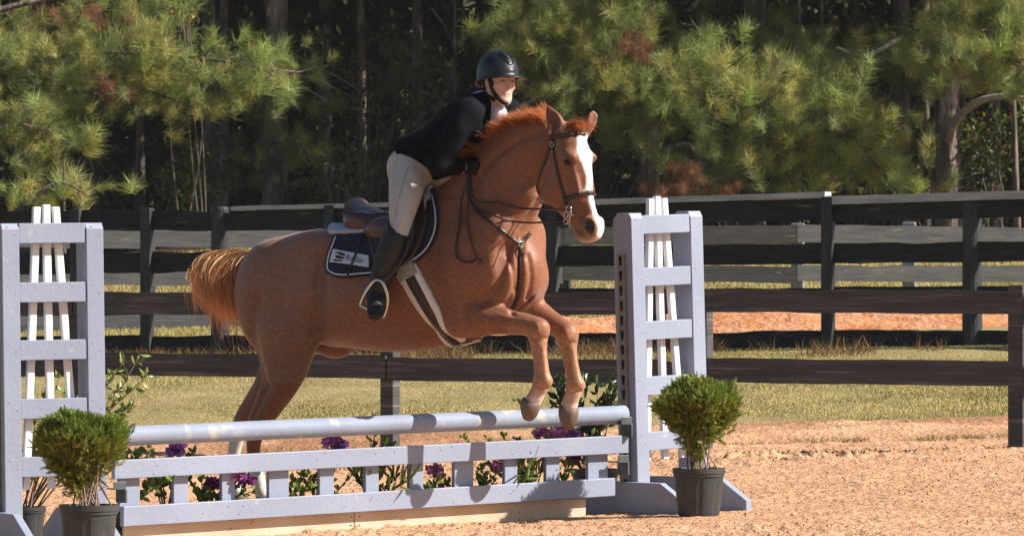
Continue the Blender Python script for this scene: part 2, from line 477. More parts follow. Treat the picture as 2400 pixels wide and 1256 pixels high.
# ------------------------------------------------------------------ the jump
m_paint = mat('lavender_grey_paint', lin('#949cb0'), lin('#8b93a7'), rough=.5, scale=2.0, bump=.0015, bscale=40, spec=.35, c3=lin('#a3a9b5'), scale3=11, lo3=.66, hi3=.80)
m_paint_pole = mat('pole_paint', lin('#8d96aa'), lin('#848da0'), rough=.62, scale=3.0, bump=.001, bscale=30, spec=.25, c3=lin('#b0ada8'), scale3=9, lo3=.58, hi3=.70)
m_white = mat('white_paint', lin('#e6e6e8'), lin('#d6d6da'), rough=.5, scale=4, spec=.35, bump=.001, bscale=30)
m_cream = mat('sandlit_white_plank', lin('#cfc0ad'), lin('#c2ab92'), rough=.75, scale=3.0, spec=.2, c3=lin('#a4876a'), scale3=14, lo3=.66, hi3=.74, bump=.002)  # whitewash tinted cream for light off the sand, with brown spots
m_steel = mat('galvanised_track', lin('#8d8b8a'), lin('#7a7876'), rough=.55, metal=.5, scale=20)
m_dark = mat('keyhole_shade', (.012, .012, .014), rough=.9)
m_cup = mat('cup_metal', lin('#5d6468'), lin('#4a5053'), rough=.5, metal=.4, scale=10)
m_nail = mat('nail_head', (.10, .085, .07), rough=.7)

jl = Line(215, 26.7, 1488, 28.7)

class Frame:
    def __init__(s, o, yaw, lean=0.0):
        s.o = Vector(o); c, n = math.cos(yaw), math.sin(yaw)
        s.u, s.v, s.z = Vector((c, n, 0)), Vector((n, -c, 0)), Vector((0, 0, 1))
        if lean:
            R = Matrix.Rotation(lean, 3, s.v); s.u = R @ s.u; s.z = R @ s.z
    def p(s, u, v, z): return s.o + s.u * u + s.v * v + s.z * z

def wing(name, label, px, d, zg, yaw, lean, H, W, zrow, slat_up, extra_left=False):
    """wing standard; origin at ground on the front-left corner of its left post"""
    x = (px - CX) * d / FPX
    fr = Frame((x, d, zg), yaw, lean)
    t = thing(name, (x, d, zg), label, 'jump standard', 'wing standards of the jump')
    pw, pd = .095, .15
    for u0 in (0, W - pw):
        prof = [(0, .02), (-pd, .02), (-pd, H - .035), (-pd + .035, H), (-.02, H), (0, H - .03)]
        V = [fr.p(u0, v, z) for v, z in prof] + [fr.p(u0 + pw, v, z) for v, z in prof]
        n = len(prof)
        F = [tuple(range(n)), tuple(range(2 * n - 1, n - 1, -1))] + [(i, i + n, (i + 1) % n + n, (i + 1) % n) for i in range(n)]
        F = [tuple(reversed(f)) for f in F]
        po = bevel(mk('post', V, F, m_paint, t), .003)
        q = MB()
        for kk in range(5):
            zz = zrow[min(kk, len(zrow) - 1)] - .03
            for uu, dz in ((.03, .012), (.07, -.03)):
                c = fr.p(u0 + uu, .0, zz + dz)
                q.box(c - fr.u * .004 - fr.z * .004 - fr.v * .002, fr.u * .005, fr.v * .0025, fr.z * .005)
        q.build('nail_heads', m_nail, po)['kind'] = 'stuff'
        # foot: a chamfered plank across the base, on the left face of the post
        fl, fh, ft, ch = 1.02, .235, .042, .14
        fo = [(-fl / 2, 0), (fl / 2, 0), (fl / 2, fh * .50), (fl / 2 - ch * 1.5, fh), (-fl / 2 + ch * 1.5, fh), (-fl / 2, fh * .50)]
        c0 = -pd / 2
        V = [fr.p(u0 - ft - .002, c0 + v, z - .045) for v, z in fo] + [fr.p(u0 - .002, c0 + v, z - .045) for v, z in fo]
        n = len(fo)
        F = [tuple(range(n)), tuple(range(2 * n - 1, n - 1, -1))] + [(i, i + n, (i + 1) % n + n, (i + 1) % n) for i in range(n)]
        bevel(mk('foot', V, F, m_paint, t), .003)
    for z in zrow:
        bevel(MB().box(fr.p(pw + .0015, -.006 - .038, z - .103), fr.u * (W - 2 * pw - .003), fr.v * .038, fr.z * .103).build('rung', m_paint, t), .003)
    um = W / 2 - .01
    for k, (ut, ub) in enumerate(((um - .052, um - .13), (um, um + .012), (um + .052, um + .155))):
        zt, zb = H + slat_up + (.012 if k == 1 else 0), .30
        a, b = fr.p(ub, -.085, zb), fr.p(ut, -.085, zt)
        ax = fr.u * .040
        bevel(MB().box(a - ax / 2, ax, fr.v * .03, b - a).build('slat', m_white, t), .004)
    # keyhole cup track on the left end face
    q = MB(); n = 16; z0, dz = .03, .0
    cells = int((H - .22) / .083); zz = .05
    hw = .026
    def kp(v, z): return fr.p(-.0045, -pd * .62 + v, z)
    for c in range(cells):
        z = zz + c * .083
        N = 16; hole = []; outer = []
        for i in range(N):
            a = 2 * math.pi * i / N
            cx, cz = math.cos(a), math.sin(a)
            hx, hz = (.0145 * cx, .018 + .0145 * cz) if cz > -.35 else (.0075 * (1 if cx > 0 else -1) * min(1, abs(cx) * 1.6), -.024)
            hole.append((hx, hz + .0415))
            m_ = max(abs(cx), abs(cz))
            outer.append((cx / m_ * hw, .0415 + cz / m_ * .0415))
        V = [kp(h[0], z + h[1]) for h in hole] + [kp(h[0], z + h[1]) for h in outer]
        q.add(V, [(i, (i + 1) % N, (i + 1) % N + N, i + N) for i in range(N)])
    tr = q.build('cup_track', m_steel, t)
    MB().box(fr.p(-.002, -pd * .62 - hw, zz), fr.v * (2 * hw), fr.z * (cells * .083), fr.u * -.0015).build('track_shade_plate', m_dark, tr)  # dark plate painted as the keyholes' inner shade, no real hollow
    MB().box(fr.p(-.0005, -pd * .62 + hw + .003, zz), fr.v * .012, fr.z * (cells * .083), fr.u * -.012).build('track_flange', m_steel, tr)
    return fr, t

zl = -.088
WL, tL = wing('jump_standard', 'left-hand grey wing standard with white slats, beside the nearer potted shrub', 14, 26.45, zl, math.radians(26), math.radians(.8),
     1.675, .56, [1.675, 1.370, 1.072, .770, .470], .085)
WR, tR = wing('jump_standard', 'right-hand grey wing standard with white slats, beyond the horse\'s head', 1497, 28.72, -.012, math.radians(42), math.radians(2.0),
     1.690, .555, [1.675, 1.382, 1.082, .772, .462], .078)

# the pole
t_pole = []
A, B = jl.at(238, 1024, -.02), jl.at(1463, 971, -.02)
q = MB(); pts = [A.lerp(B, i / 40) for i in range(41)]
q.tube([A - (B - A).normalized() * .002] + pts + [B + (B - A).normalized() * .002], [.046] + [.0515] * 41 + [.046], 32)
o = q.build('jump_pole', m_paint_pole, smooth=True)
tag(o, 'round lavender-grey painted jump pole below the horse\'s front hooves', 'pole')
for p_ in o.data.polygons:
    if len(p_.vertices) > 4: p_.use_smooth = False

# the gate hung below it
gd = .0
def gp(px, py, off=0.0): return jl.at(px, py, off)
gt = thing('jump_gate', gp(860, 1160), 'grey picket gate filler with two rails hung under the pole', 'gate')
ga = jl.ang; gu = Vector((math.cos(ga), math.sin(ga), 0)); gv = Vector((math.sin(ga), -math.cos(ga), 0))
def plank(name, px0, yt0, yb0, px1, yt1, yb1, vo, th, parent, m):
    a, b, c, e = gp(px0, yt0), gp(px1, yt1), gp(px1, yb1), gp(px0, yb0)
    V = [x + gv * vo for x in (a, b, c, e)] + [x + gv * (vo - th) for x in (a, b, c, e)]
    F = [(3, 2, 1, 0), (4, 5, 6, 7), (0, 1, 5, 4), (1, 2, 6, 5), (2, 3, 7, 6), (3, 0, 4, 7)]
    return bevel(mk(name, V, F, m, parent), .004)
r1 = plank('rail', 262, 1078, 1122, 1466, 1019, 1061, .03, .038, gt, m_paint)
r2 = plank('rail', 282, 1186, 1233, 1434, 1119, 1161, .034, .038, gt, m_paint)
for (x0, x1) in ((283, 331), (410, 444), (523, 554), (633, 680), (752, 786), (860, 891), (963, 995), (1068, 1113), (1186, 1216), (1283, 1315), (1381, 1428)):
    f0 = lambda x: np.interp(x, [262, 1466], [1122, 1061]); f1_ = lambda x: np.interp(x, [282, 1434], [1186, 1119])
    plank('baluster', x0, f0(x0) - 14, f1_(x0) + 14, x1, f0(x1) - 14, f1_(x1) + 14, -.012, .03, gt, m_paint)
rs = np.random.default_rng(5)
for rail, (yl, yr), h in ((r1, (1078, 1019), 44), (r2, (1186, 1119), 44)):
    q = MB()
    for i in range(12):
        px = 300 + 1110 * rs.random(); py = np.interp(px, [262, 1466], [yl, yr]) + 6 + (h - 12) * rs.random()
        c = gp(px, py) + gv * (.0305 if rail is r1 else .0345)
        q.box(c, gu * .0045, Vector((0, 0, .0045)), gv * .0012)
    q.build('nail_heads', m_nail, rail)['kind'] = 'stuff'

# cups
def cup(c, label, sz=1.0):
    t = thing('jump_cup', c, label, 'jump cup', 'metal cups holding pole and gate')
    q = MB().box(c - gu * .05 - gv * .05, gu * .075, gv * .11, Vector((0, 0, .006)))
    bevel(q.build('shelf', m_cup, t), .002)
    q = MB().box(c - gu * .05 + gv * .056, gu * .075 * sz, gv * .006, Vector((0, 0, .042)))
    bevel(q.build('lip', m_cup, t), .002)
    q = MB().box(c + gu * .027 - gv * .05, gu * .012, gv * .10, Vector((0, 0, -.07)))
    bevel(q.build('bracket', m_cup, t), .002)
cup(jl.at(1458, 994, -.02), 'metal jump cup under the pole\'s far right end')
cup(jl.at(1450, 1083, -.0), 'metal jump cup under the right end of the gate\'s top rail')
cup(jl.at(272, 1146, -.0), 'metal jump cup at the gate\'s left end, by the near potted shrub')
cup(jl.at(232, 1050, -.02), 'metal jump cup under the pole\'s left end, behind the shrub')

# white flower box under the gate
fb = thing('flower_box', gp(850, 1245), 'long low whitewashed plank flower box on the sand under the gate', 'flower box')
def boxplank(name, px0, px1, vo, th, ztop, zbot, m=m_cream):
    a, b = gp(px0, 0), gp(px1, 0)
    V = []
    for w in (vo, vo - th):
        for pt, z in ((a, ztop), (b, ztop), (b, zbot), (a, zbot)):
            qv = pt + gv * w; V.append((qv.x, qv.y, z + .0))
    F = [(3, 2, 1, 0), (4, 5, 6, 7), (0, 1, 5, 4), (1, 2, 6, 5), (2, 3, 7, 6), (3, 0, 4, 7)]
    return bevel(mk(name, V, F, m, fb), .003)
boxplank('front_plank', 296, 834, -.02, .022, .090, -.14)
boxplank('front_plank', 836, 1378, -.02, .022, .090, -.14)
boxplank('back_plank', 300, 834, -.21, .022, .085, -.12)
boxplank('back_plank', 836, 1374, -.21, .022, .085, -.12)
boxplank('bottom_soil', 300, 1370, -.0435, .165, .03, -.05, mat('potting_soil', (.05, .032, .02), (.09, .055, .03), rough=.95, scale=30, bump=.01))
q = MB()
for px in (826, 846, 545, 1220):
    for py in (0, 1):
        c = gp(px, 0) + gv * -.0195
        q.box((c.x, c.y, .055 - .045 * py - .03), gu * .007, Vector((0, 0, .007)), gv * .002)
q.build('nail_heads', m_nail, fb)['kind'] = 'stuff'
# ------------------------------------------------------------------ implicit surfaces for bodies and clothes
class SDF:
    def __init__(s, lo, hi, h):
        s.lo, s.h = np.array(lo, float), h
        s.n = np.ceil((np.array(hi, float) - s.lo) / h).astype(int) + 1
        s.D = np.full(s.n, 9.0, dtype=np.float32)
        s.ax = [s.lo[i] + h * np.arange(s.n[i]) for i in range(3)]
    def sub(s, lo, hi):
        a = np.clip(np.floor((np.array(lo) - s.lo) / s.h).astype(int), 0, s.n - 1)
        b = np.clip(np.ceil((np.array(hi) - s.lo) / s.h).astype(int) + 1, 1, s.n)
        sl = tuple(slice(a[i], max(b[i], a[i] + 1)) for i in range(3))
        g = [s.ax[i][sl[i]].astype(np.float32) for i in range(3)]
        return sl, g[0][:, None, None], g[1][None, :, None], g[2][None, None, :]
    def comb(s, sl, d, k, op):
        a = s.D[sl]
        if op == 'add':
            if k > 0:
                h = np.maximum(k - np.abs(a - d), 0) / k
                s.D[sl] = np.minimum(a, d) - h * h * k * .25
            else: s.D[sl] = np.minimum(a, d)
        else:
            d = -d
            if k > 0:
                h = np.maximum(k - np.abs(a - d), 0) / k
                s.D[sl] = np.maximum(a, d) + h * h * k * .25
            else: s.D[sl] = np.maximum(a, d)
    def ell(s, c, R, axes=None, k=.03, op='add'):
        """ellipsoid centre c, radii R along the rows of axes"""
        c = np.array(c, float); R = np.array(R, float)
        A = np.eye(3) if axes is None else np.array([np.array(a) / np.linalg.norm(a) for a in axes], float)
        m = k + .03 + R.max()
        sl, x, y, z = s.sub(c - m, c + m)
        x, y, z = x - c[0], y - c[1], z - c[2]
        k0 = 0; k1 = 0
        for i in range(3):
            q = (A[i, 0] * x + A[i, 1] * y + A[i, 2] * z)
            k0 = k0 + (q / R[i]) ** 2; k1 = k1 + (q / R[i] ** 2) ** 2
        k0 = np.sqrt(k0); k1 = np.sqrt(k1) + 1e-6
        s.comb(sl, (k0 * (k0 - 1) / k1).astype(np.float32), k, op)
    def tube(s, pts, ref, k=.03, op='add', sub=4, inner=.0):
        """pts rows: x y z r_ref r_other ; ref = direction of the r_ref radius (made square to the axis)"""
        pts = np.asarray(pts, float)
        Q = catmull(pts, sub) if sub > 1 else pts
        Q[:, 3:] = np.maximum(Q[:, 3:], .004)
        r = Q[:, 3:].max(); m = r + k + .03
        sl, x, y, z = s.sub(Q[:, :3].min(0) - m, Q[:, :3].max(0) + m)
        best = None
        ref = np.array(ref, float)
        for i in range(len(Q) - 1):
            a, b = Q[i, :3], Q[i + 1, :3]; ab = b - a; L2 = ab @ ab
            if L2 < 1e-10: continue
            t = ab / math.sqrt(L2)
            u = ref - t * (ref @ t); u /= np.linalg.norm(u); w = np.cross(t, u)
            mm = max(Q[i, 3:].max(), Q[i + 1, 3:].max()) + k + .03
            sl2, x, y, z = s.sub(np.minimum(a, b) - mm, np.maximum(a, b) + mm)
            dx, dy, dz = x - a[0], y - a[1], z - a[2]
            al = dx * t[0] + dy * t[1] + dz * t[2]
            tt = np.clip(al / math.sqrt(L2), 0, 1)
            r1 = Q[i, 3] + (Q[i + 1, 3] - Q[i, 3]) * tt; r2 = Q[i, 4] + (Q[i + 1, 4] - Q[i, 4]) * tt
            ov = al - tt * math.sqrt(L2)
            r3 = np.minimum(r1, r2)
            pu = dx * u[0] + dy * u[1] + dz * u[2]; pw = dx * w[0] + dy * w[1] + dz * w[2]
            k0 = np.sqrt((pu / r1) ** 2 + (pw / r2) ** 2 + (ov / r3) ** 2)
            k1 = np.sqrt((pu / r1 ** 2) ** 2 + (pw / r2 ** 2) ** 2 + (ov / r3 ** 2) ** 2) + 1e-6
            d = (k0 * (k0 - 1) / k1).astype(np.float32)
            if best is None:
                best = np.full(tuple(q.stop - q.start for q in sl), 9.0, np.float32)
            rel = tuple(slice(p.start - q.start, p.stop - q.start) for p, q in zip(sl2, sl))
            best[rel] = np.minimum(best[rel], d)
        s.comb(sl, best, k, op)
    def blur(s, it=1):
        D = s.D
        for _ in range(it):
            for ax in range(3):
                E = D.copy()
                i0 = [slice(None)] * 3; i1 = [slice(None)] * 3; i2 = [slice(None)] * 3
                i0[ax], i1[ax], i2[ax] = slice(0, -2), slice(1, -1), slice(2, None)
                E[tuple(i1)] = .25 * D[tuple(i0)] + .5 * D[tuple(i1)] + .25 * D[tuple(i2)]
                D = E
        s.D = D
    def surface(s):
        """naive surface nets -> verts, quads"""
        D = s.D; ins = D < 0; n = D.shape
        cn = (n[0] - 1, n[1] - 1, n[2] - 1)
        cnt = np.zeros(cn, np.uint8)
        for dx in (0, 1):
            for dy in (0, 1):
                for dz in (0, 1):
                    cnt += ins[dx:dx + cn[0], dy:dy + cn[1], dz:dz + cn[2]]
        act = (cnt > 0) & (cnt < 8)
        idx = np.argwhere(act); vid = np.full(cn, -1, np.int32); vid[act] = np.arange(len(idx))
        acc = np.zeros((len(idx), 3)); num = np.zeros(len(idx))
        corners = [(a, b, c) for a in (0, 1) for b in (0, 1) for c in (0, 1)]
        val = {c: D[idx[:, 0] + c[0], idx[:, 1] + c[1], idx[:, 2] + c[2]].astype(float) for c in corners}
        for c in corners:
            for ax in range(3):
                if c[ax] == 0:
                    e = list(c); e[ax] = 1; e = tuple(e)
                    v0, v1 = val[c], val[e]
                    m = (v0 < 0) != (v1 < 0)
                    t = np.where(m, v0 / np.where(m, v0 - v1, 1), 0)
                    p = np.repeat(np.array([c], float), len(idx), 0); p[:, ax] += t
                    acc[m] += p[m]; num[m] += 1
        V = (idx + acc / num[:, None]) * s.h + s.lo
        F = []
        for ax in range(3):
            o1, o2 = [(1, 2), (2, 0), (0, 1)][ax]
            a = [slice(None)] * 3; b = [slice(None)] * 3
            a[ax] = slice(0, -1); b[ax] = slice(1, None)
            for q in (o1, o2): a[q] = slice(1, -1); b[q] = slice(1, -1)
            sa, sb = ins[tuple(a)], ins[tuple(b)]
            e = np.argwhere(sa != sb)
            if not len(e): continue
            st = sa[e[:, 0], e[:, 1], e[:, 2]]
            e = e.copy(); e[:, o1] += 1; e[:, o2] += 1
            def vv(d1, d2):
                c = e.copy(); c[:, o1] -= d1; c[:, o2] -= d2
                return vid[c[:, 0], c[:, 1], c[:, 2]]
            q = np.stack([vv(1, 1), vv(0, 1), vv(0, 0), vv(1, 0)], 1)
            q[~st] = q[~st][:, ::-1]
            F.append(q)
        return V, np.concatenate(F)

class Body:
    """a vertical plane with yaw: pixel + sideways offset -> world; local axes: forward, far side, up"""
    def __init__(s, d0, yaw):
        s.d0, s.c, s.s = d0, math.cos(yaw), math.sin(yaw)
        s.fw = np.array([s.c, -s.s, 0]); s.lat = np.array([s.s, s.c, 0]); s.up = np.array([0, 0, 1.0])
    def w(s, px, py, lat=0.0):
        u = (px - CX) / FPX
        a = (u * (s.d0 + lat * s.c) - lat * s.s) / (s.c + u * s.s)
        Y = s.d0 - a * s.s + lat * s.c
        return np.array([a * s.c + lat * s.s, Y, CAMZ - (py - HOR) / FPX * Y])
    def l2w(s, L):
        L = np.asarray(L); return np.stack([L[..., 0] * s.c + L[..., 1] * s.s, s.d0 - L[..., 0] * s.s + L[..., 1] * s.c, L[..., 2]], -1)
    def w2l(s, W):
        W = np.asarray(W, float); x, y = W[..., 0], W[..., 1] - s.d0
        return np.stack([x * s.c - y * s.s, x * s.s + y * s.c, W[..., 2]], -1)
    def l(s, px, py, lat=0.0): return s.w2l(s.w(px, py, lat))
    def dirl(s, v):
        v = np.asarray(v, float); return np.array([v[0] * s.c - v[1] * s.s, v[0] * s.s + v[1] * s.c, v[2]])

HB = Body(28.0, math.radians(30))       # horse plane
HH = Body(27.86, math.radians(42))      # head plane
K = 1 / 430.0

# ------------------------------------------------------------------ horse
def pix(w):
    w = np.asarray(w); return CX + w[..., 0] / w[..., 1] * FPX, HOR - (w[..., 2] - CAMZ) / w[..., 1] * FPX

sdf = SDF((-1.95, -.72, -.12), (.92, .50, 2.32), .0085)
L = HB.l
def row(px, py, lat, r1, r2): return [*L(px, py, lat), r1, r2]
def hrow(px, py, lat, r1, r2): return [*HB.w2l(HH.w(px, py, lat)), r1, r2]
LAT = (0, 1, 0)
# barrel
sec = [(612, 612, 770, .13), (650, 588, 795, .21), (705, 562, 803, .265), (765, 548, 808, .285), (830, 545, 818, .300), (900, 548, 826, .312),
       (970, 530, 825, .305), (1030, 500, 815, .275), (1085, 480, 800, .245), (1135, 490, 780, .215), (1180, 520, 755, .185), (1212, 560, 725, .15)]
sdf.tube([row(x, (a + b) / 2, 0, w, (b - a) / 2 * K) for x, a, b, w in sec], LAT, k=.0, sub=4)
# withers and croup ridge
sdf.tube([row(900, 556, 0, .12, .05), row(975, 520, 0, .09, .07), row(1035, 470, 0, .065, .075), row(1075, 447, 0, .06, .07), row(1105, 420, 0, .06, .07)], LAT, k=.14)
sdf.tube([row(622, 622, 0, .12, .07), row(690, 596, 0, .19, .09), row(760, 580, 0, .20, .08), row(850, 575, 0, .17, .05)], LAT, k=.12)
# neck
sdf.tube([row(1115, 560, 0, .195, .27), row(1150, 490, -.01, .150, .262), row(1188, 420, -.02, .118, .235), row(1228, 368, -.035, .098, .205), row(1266, 342, -.06, .085, .165), row(1298, 326, -.085, .075, .105)], LAT, k=.10, sub=5)
sdf.tube([row(1100, 420, 0, .045, .05), row(1150, 345, -.01, .040, .05), row(1215, 306, -.03, .036, .05), row(1285, 296, -.075, .040, .05)], LAT, k=.07)
# windpipe / underside of the neck
sdf.tube([row(1222, 620, -.0, .10, .07), row(1205, 560, -.01, .085, .075), row(1212, 510, -.03, .075, .07), row(1238, 460, -.05, .07, .06)], LAT, k=.09)
# shoulders, breast
for sd_, dx in ((-1, 0), (1, 0)):
    sdf.ell(L(1112 + 44 * (sd_ + 1), 620, sd_ * .165), (.155, .095, .30), [(.86, 0, -.5), (0, 1, 0), (.5, 0, .86)], k=.12)
    sdf.ell(L(1160 + 40 * (sd_ + 1), 655, sd_ * .15), (.115, .08, .13), None, k=.05)          # point of shoulder
sdf.ell(L(1190, 664, -.078), (.115, .07, .125), [(.9, 0, -.4), (0, 1, 0), (.4, 0, .9)], k=.028)
sdf.ell(L(1231, 660, .085), (.115, .07, .125), [(.9, 0, -.4), (0, 1, 0), (.4, 0, .9)], k=.028)
sdf.ell(L(1195, 600, 0), (.10, .10, .10), None, k=.08)
# hind quarters
for sd_ in (-1, 1):
    o = 54 * (sd_ + 1)
    sdf.ell(L(648 + o * .9, 668, sd_ * .155), (.245, .135, .25), [(.95, 0, .3), (0, 1, 0), (-.3, 0, .95)], k=.07)
    sdf.ell(L(612 + o, 720, sd_ * .13), (.135, .115, .24), [(1, 0, .05), (0, 1, 0), (-.05, 0, 1)], k=.06)
    sdf.ell(L(690 + o * .9, 770, sd_ * .165), (.165, .115, .17), [(.8, 0, -.6), (0, 1, 0), (.6, 0, .8)], k=.05)   # stifle
    sdf.ell(L(726 + o * .9, 588, sd_ * .20), (.10, .05, .07), None, k=.12)       # point of hip
def leg(rows, k=.04, sub=4): sdf.tube([row(*r) for r in rows], LAT, k=k, sub=sub)
# near hind, far hind
leg([(668, 765, -.155, .125, .195), (668, 840, -.150, .095, .165), (656, 893, -.145, .072, .122), (634, 940, -.14, .055, .092), (611, 980, -.14, .047, .074), (600, 1008, -.14, .043, .058), (594, 1045, -.14, .033, .043), (596, 1085, -.14, .031, .039), (602, 1118, -.14, .038, .048), (610, 1146, -.14, .034, .040), (616, 1162, -.14, .036, .044)], .05)
leg([(690, 780, .15, .115, .17), (662, 850, .145, .085, .135), (630, 905, .14, .062, .095), (596, 950, .14, .050, .074), (572, 985, .14, .045, .064), (560, 1010, .14, .038, .050), (551, 1045, .14, .032, .042), (545, 1090, .14, .031, .039), (545, 1122, .14, .038, .046), (552, 1146, .14, .034, .040), (560, 1162, .14, .036, .044)], .05)
# near fore
leg([(1078, 742, -.17, .095, .118), (1118, 745, -.175, .082, .104), (1165, 750, -.17, .062, .080), (1208, 757, -.16, .051, .065), (1240, 762, -.16, .050, .060), (1256, 774, -.16, .050, .061), (1261, 795, -.16, .044, .053), (1265, 828, -.16, .036, .042), (1269, 864, -.16, .036, .043), (1270, 893, -.16, .041, .051), (1262, 916, -.16, .037, .044), (1250, 938, -.16, .040, .047)], .045)
sdf.ell(L(1270, 768, -.16), (.036, .044, .040), None, k=.05)
sdf.ell(L(1284, 893, -.16), (.025, .036, .028), None, k=.02)
# far fore
leg([(1200, 715, .14, .085, .115), (1245, 728, .145, .070, .088), (1285, 752, .15, .054, .068), (1312, 768, .15, .049, .061), (1325, 782, .15, .050, .061), (1331, 803, .15, .044, .053), (1336, 838, .15, .035, .042), (1343, 876, .15, .036, .043), (1347, 901, .15, .041, .051), (1342, 926, .15, .037, .044), (1334, 950, .15, .041, .048)], .045)
sdf.ell(L(1336, 780, .15), (.034, .044, .040), None, k=.05)
sdf.ell(L(1360, 901, .15), (.025, .036, .028), None, k=.02)
# sheath, tail dock
sdf.ell(L(780, 797, -.02), (.05, .035, .018), None, k=.05)
sdf.tube([row(628, 606, 0, .05, .045), row(590, 604, .01, .04, .036), row(545, 606, .02, .028, .028)], LAT, k=.04)
# head
HL = HB.dirl(HH.lat); HF = HB.dirl(HH.fw)
hs = [(1326, 316, .072, .075), (1331, 338, .092, .100), (1334, 372, .103, .130), (1333, 412, .084, .152), (1339, 447, .068, .146), (1353, 480, .058, .117), (1367, 508, .055, .092), (1376, 530, .058, .082), (1380, 545, .055, .068)]
sdf.tube([hrow(x, y, 0, w, dpt) for x, y, w, dpt in hs], HL, k=.05, sub=5)
hw = lambda px, py, lat=0.: HB.w2l(HH.w(px, py, lat))
HA = [HF, HL, (0, 0, 1)]
def hm(px, py, lat, sd_):
    """point given on the near side of the head, mirrored for the far side"""
    q = HH.w2l(HH.w(px, py, -abs(lat)))
    if sd_ > 0: q[1] = -q[1]
    return HB.w2l(HH.l2w(q))
for sd_ in (-1, 1):
    sdf.ell(hm(1290, 428, .055, sd_), (.105, .036, .118), HA, k=.03)               # cheek
    sdf.ell(hm(1335, 366, .086, sd_), (.046, .024, .028), HA, k=.03)                # brow
    sdf.ell(hm(1331, 380, .083, sd_), (.024, .016, .019), HA, k=.012)
    sdf.ell(hm(1346, 350, .098, sd_), (.026, .018, .028), HA, k=.02, op='sub')            # hollow above the eye
    sdf.ell(hm(1352, 430, .060, sd_), (.014, .013, .075), [HF * .97 + np.array((0, 0, .24)), HL, (-.25 * HF + np.array((0, 0, .97)))], k=.025)   # facial crest
    sdf.ell(hm(1376, 500, .052, sd_), (.030, .010, .040), HA, k=.03, op='sub')
    sdf.ell(hm(1379, 527, .046, sd_), (.036, .022, .046), HA, k=.022)               # nostril wing
    sdf.ell(hm(1382, 531, .066, sd_), (.0175, .026, .036), HA, k=.008, op='sub')
sdf.ell(hw(1394, 535, 0), (.036, .050, .050), HA, k=.03)                                          # upper lip
sdf.ell(hw(1389, 552, 0), (.040, .044, .024), HA, k=.022)
sdf.ell(hw(1366, 555, 0), (.046, .036, .022), HA, k=.018)                                          # lower lip / chin
sdf.tube([[*hw(1352, 540, -.075), .03, .0045], [*hw(1366, 543, -.07), .03, .0045], [*hw(1384, 553, -.06), .03, .004]], HL, k=.008, op='sub', sub=2)   # mouth slit
# ears
def ear(b, tp, lat_b, lat_t, wd, face):
    a, t = hw(*b, lat_b), hw(*tp, lat_t)
    f = HB.dirl(face); ax = t - a; wdir = np.cross(ax, f)
    rows_ = [[*(a + ax * q), r * wd, .020 * th + .004] for q, r, th in ((-.12, .62, 1.3), (.12, .85, 1.1), (.35, 1.0, .95), (.6, .80, .75), (.82, .44, .55), (1.0, .10, .3))]
    sdf.tube(rows_, wdir, k=.022, sub=4)
    c = a + ax * .45 + f / np.linalg.norm(f) * .026
    sdf.ell(c, (wd * .58, .020, np.linalg.norm(ax) * .40), [wdir, f, ax], k=.010, op='sub')
ear((1311, 306), (1282, 246), -.060, -.060, .047, (-.30, -.93, .15))
ear((1374, 308), (1403, 244), .060, .090, .036, (.45, -.88, .05))
sdf.tube([row(1176, 590, -.20, .02, .02), row(1164, 650, -.245, .022, .022), row(1146, 705, -.26, .02, .02)], LAT, k=.05, op='sub')
sdf.tube([row(1255, 480, -.16, .02, .018), row(1215, 530, -.17, .02, .018), row(1185, 580, -.185, .02, .018)], LAT, k=.05, op='sub')
sdf.tube([row(1105, 470, -.215, .02, .02), row(1120, 540, -.265, .02, .02), row(1140, 600, -.275, .02, .02)], LAT, k=.06, op='sub')
# flank crease, elbow hollow, groove of the breast, jugular groove, hamstring groove
sdf.tube([row(742, 640, -.33, .05, .018), row(738, 720, -.34, .05, .02), row(742, 780, -.31, .05, .02)], LAT, k=.06, op='sub')
sdf.tube([row(1222, 600, 0, .012, .03), row(1226, 650, 0, .016, .05), row(1224, 700, 0, .018, .06), row(1210, 735, 0, .02, .05)], LAT, k=.03, op='sub')
sdf.blur(1)
HV, HF_ = sdf.surface()
HW = HB.l2w(HV)

# keep the largest connected piece only (drops stray islands)
def main_piece(V, F):
    n = len(V); lab = np.arange(n)
    e = np.concatenate([F[:, [0, 1]], F[:, [1, 2]], F[:, [2, 3]]])
    while True:
        m = np.minimum(lab[e[:, 0]], lab[e[:, 1]]); old = lab.copy()
        np.minimum.at(lab, e[:, 0], m); np.minimum.at(lab, e[:, 1], m)
        lab = lab[lab]
        if (lab == old).all(): break
    u, c = np.unique(lab, return_counts=True); keep = lab == u[c.argmax()]
    mp = np.cumsum(keep) - 1
    return V[keep], mp[F[keep[F[:, 0]]]]
HW, HF_ = main_piece(HW, HF_)
HVl = HB.w2l(HW)

def n3(p, f, seed):
    return (vnoise(p[:, 0] * f + seed, p[:, 2] * f + p[:, 1] * f * .7, seed) + vnoise(p[:, 1] * f, p[:, 2] * f - p[:, 0] * f * .6, seed + 3)) * .5

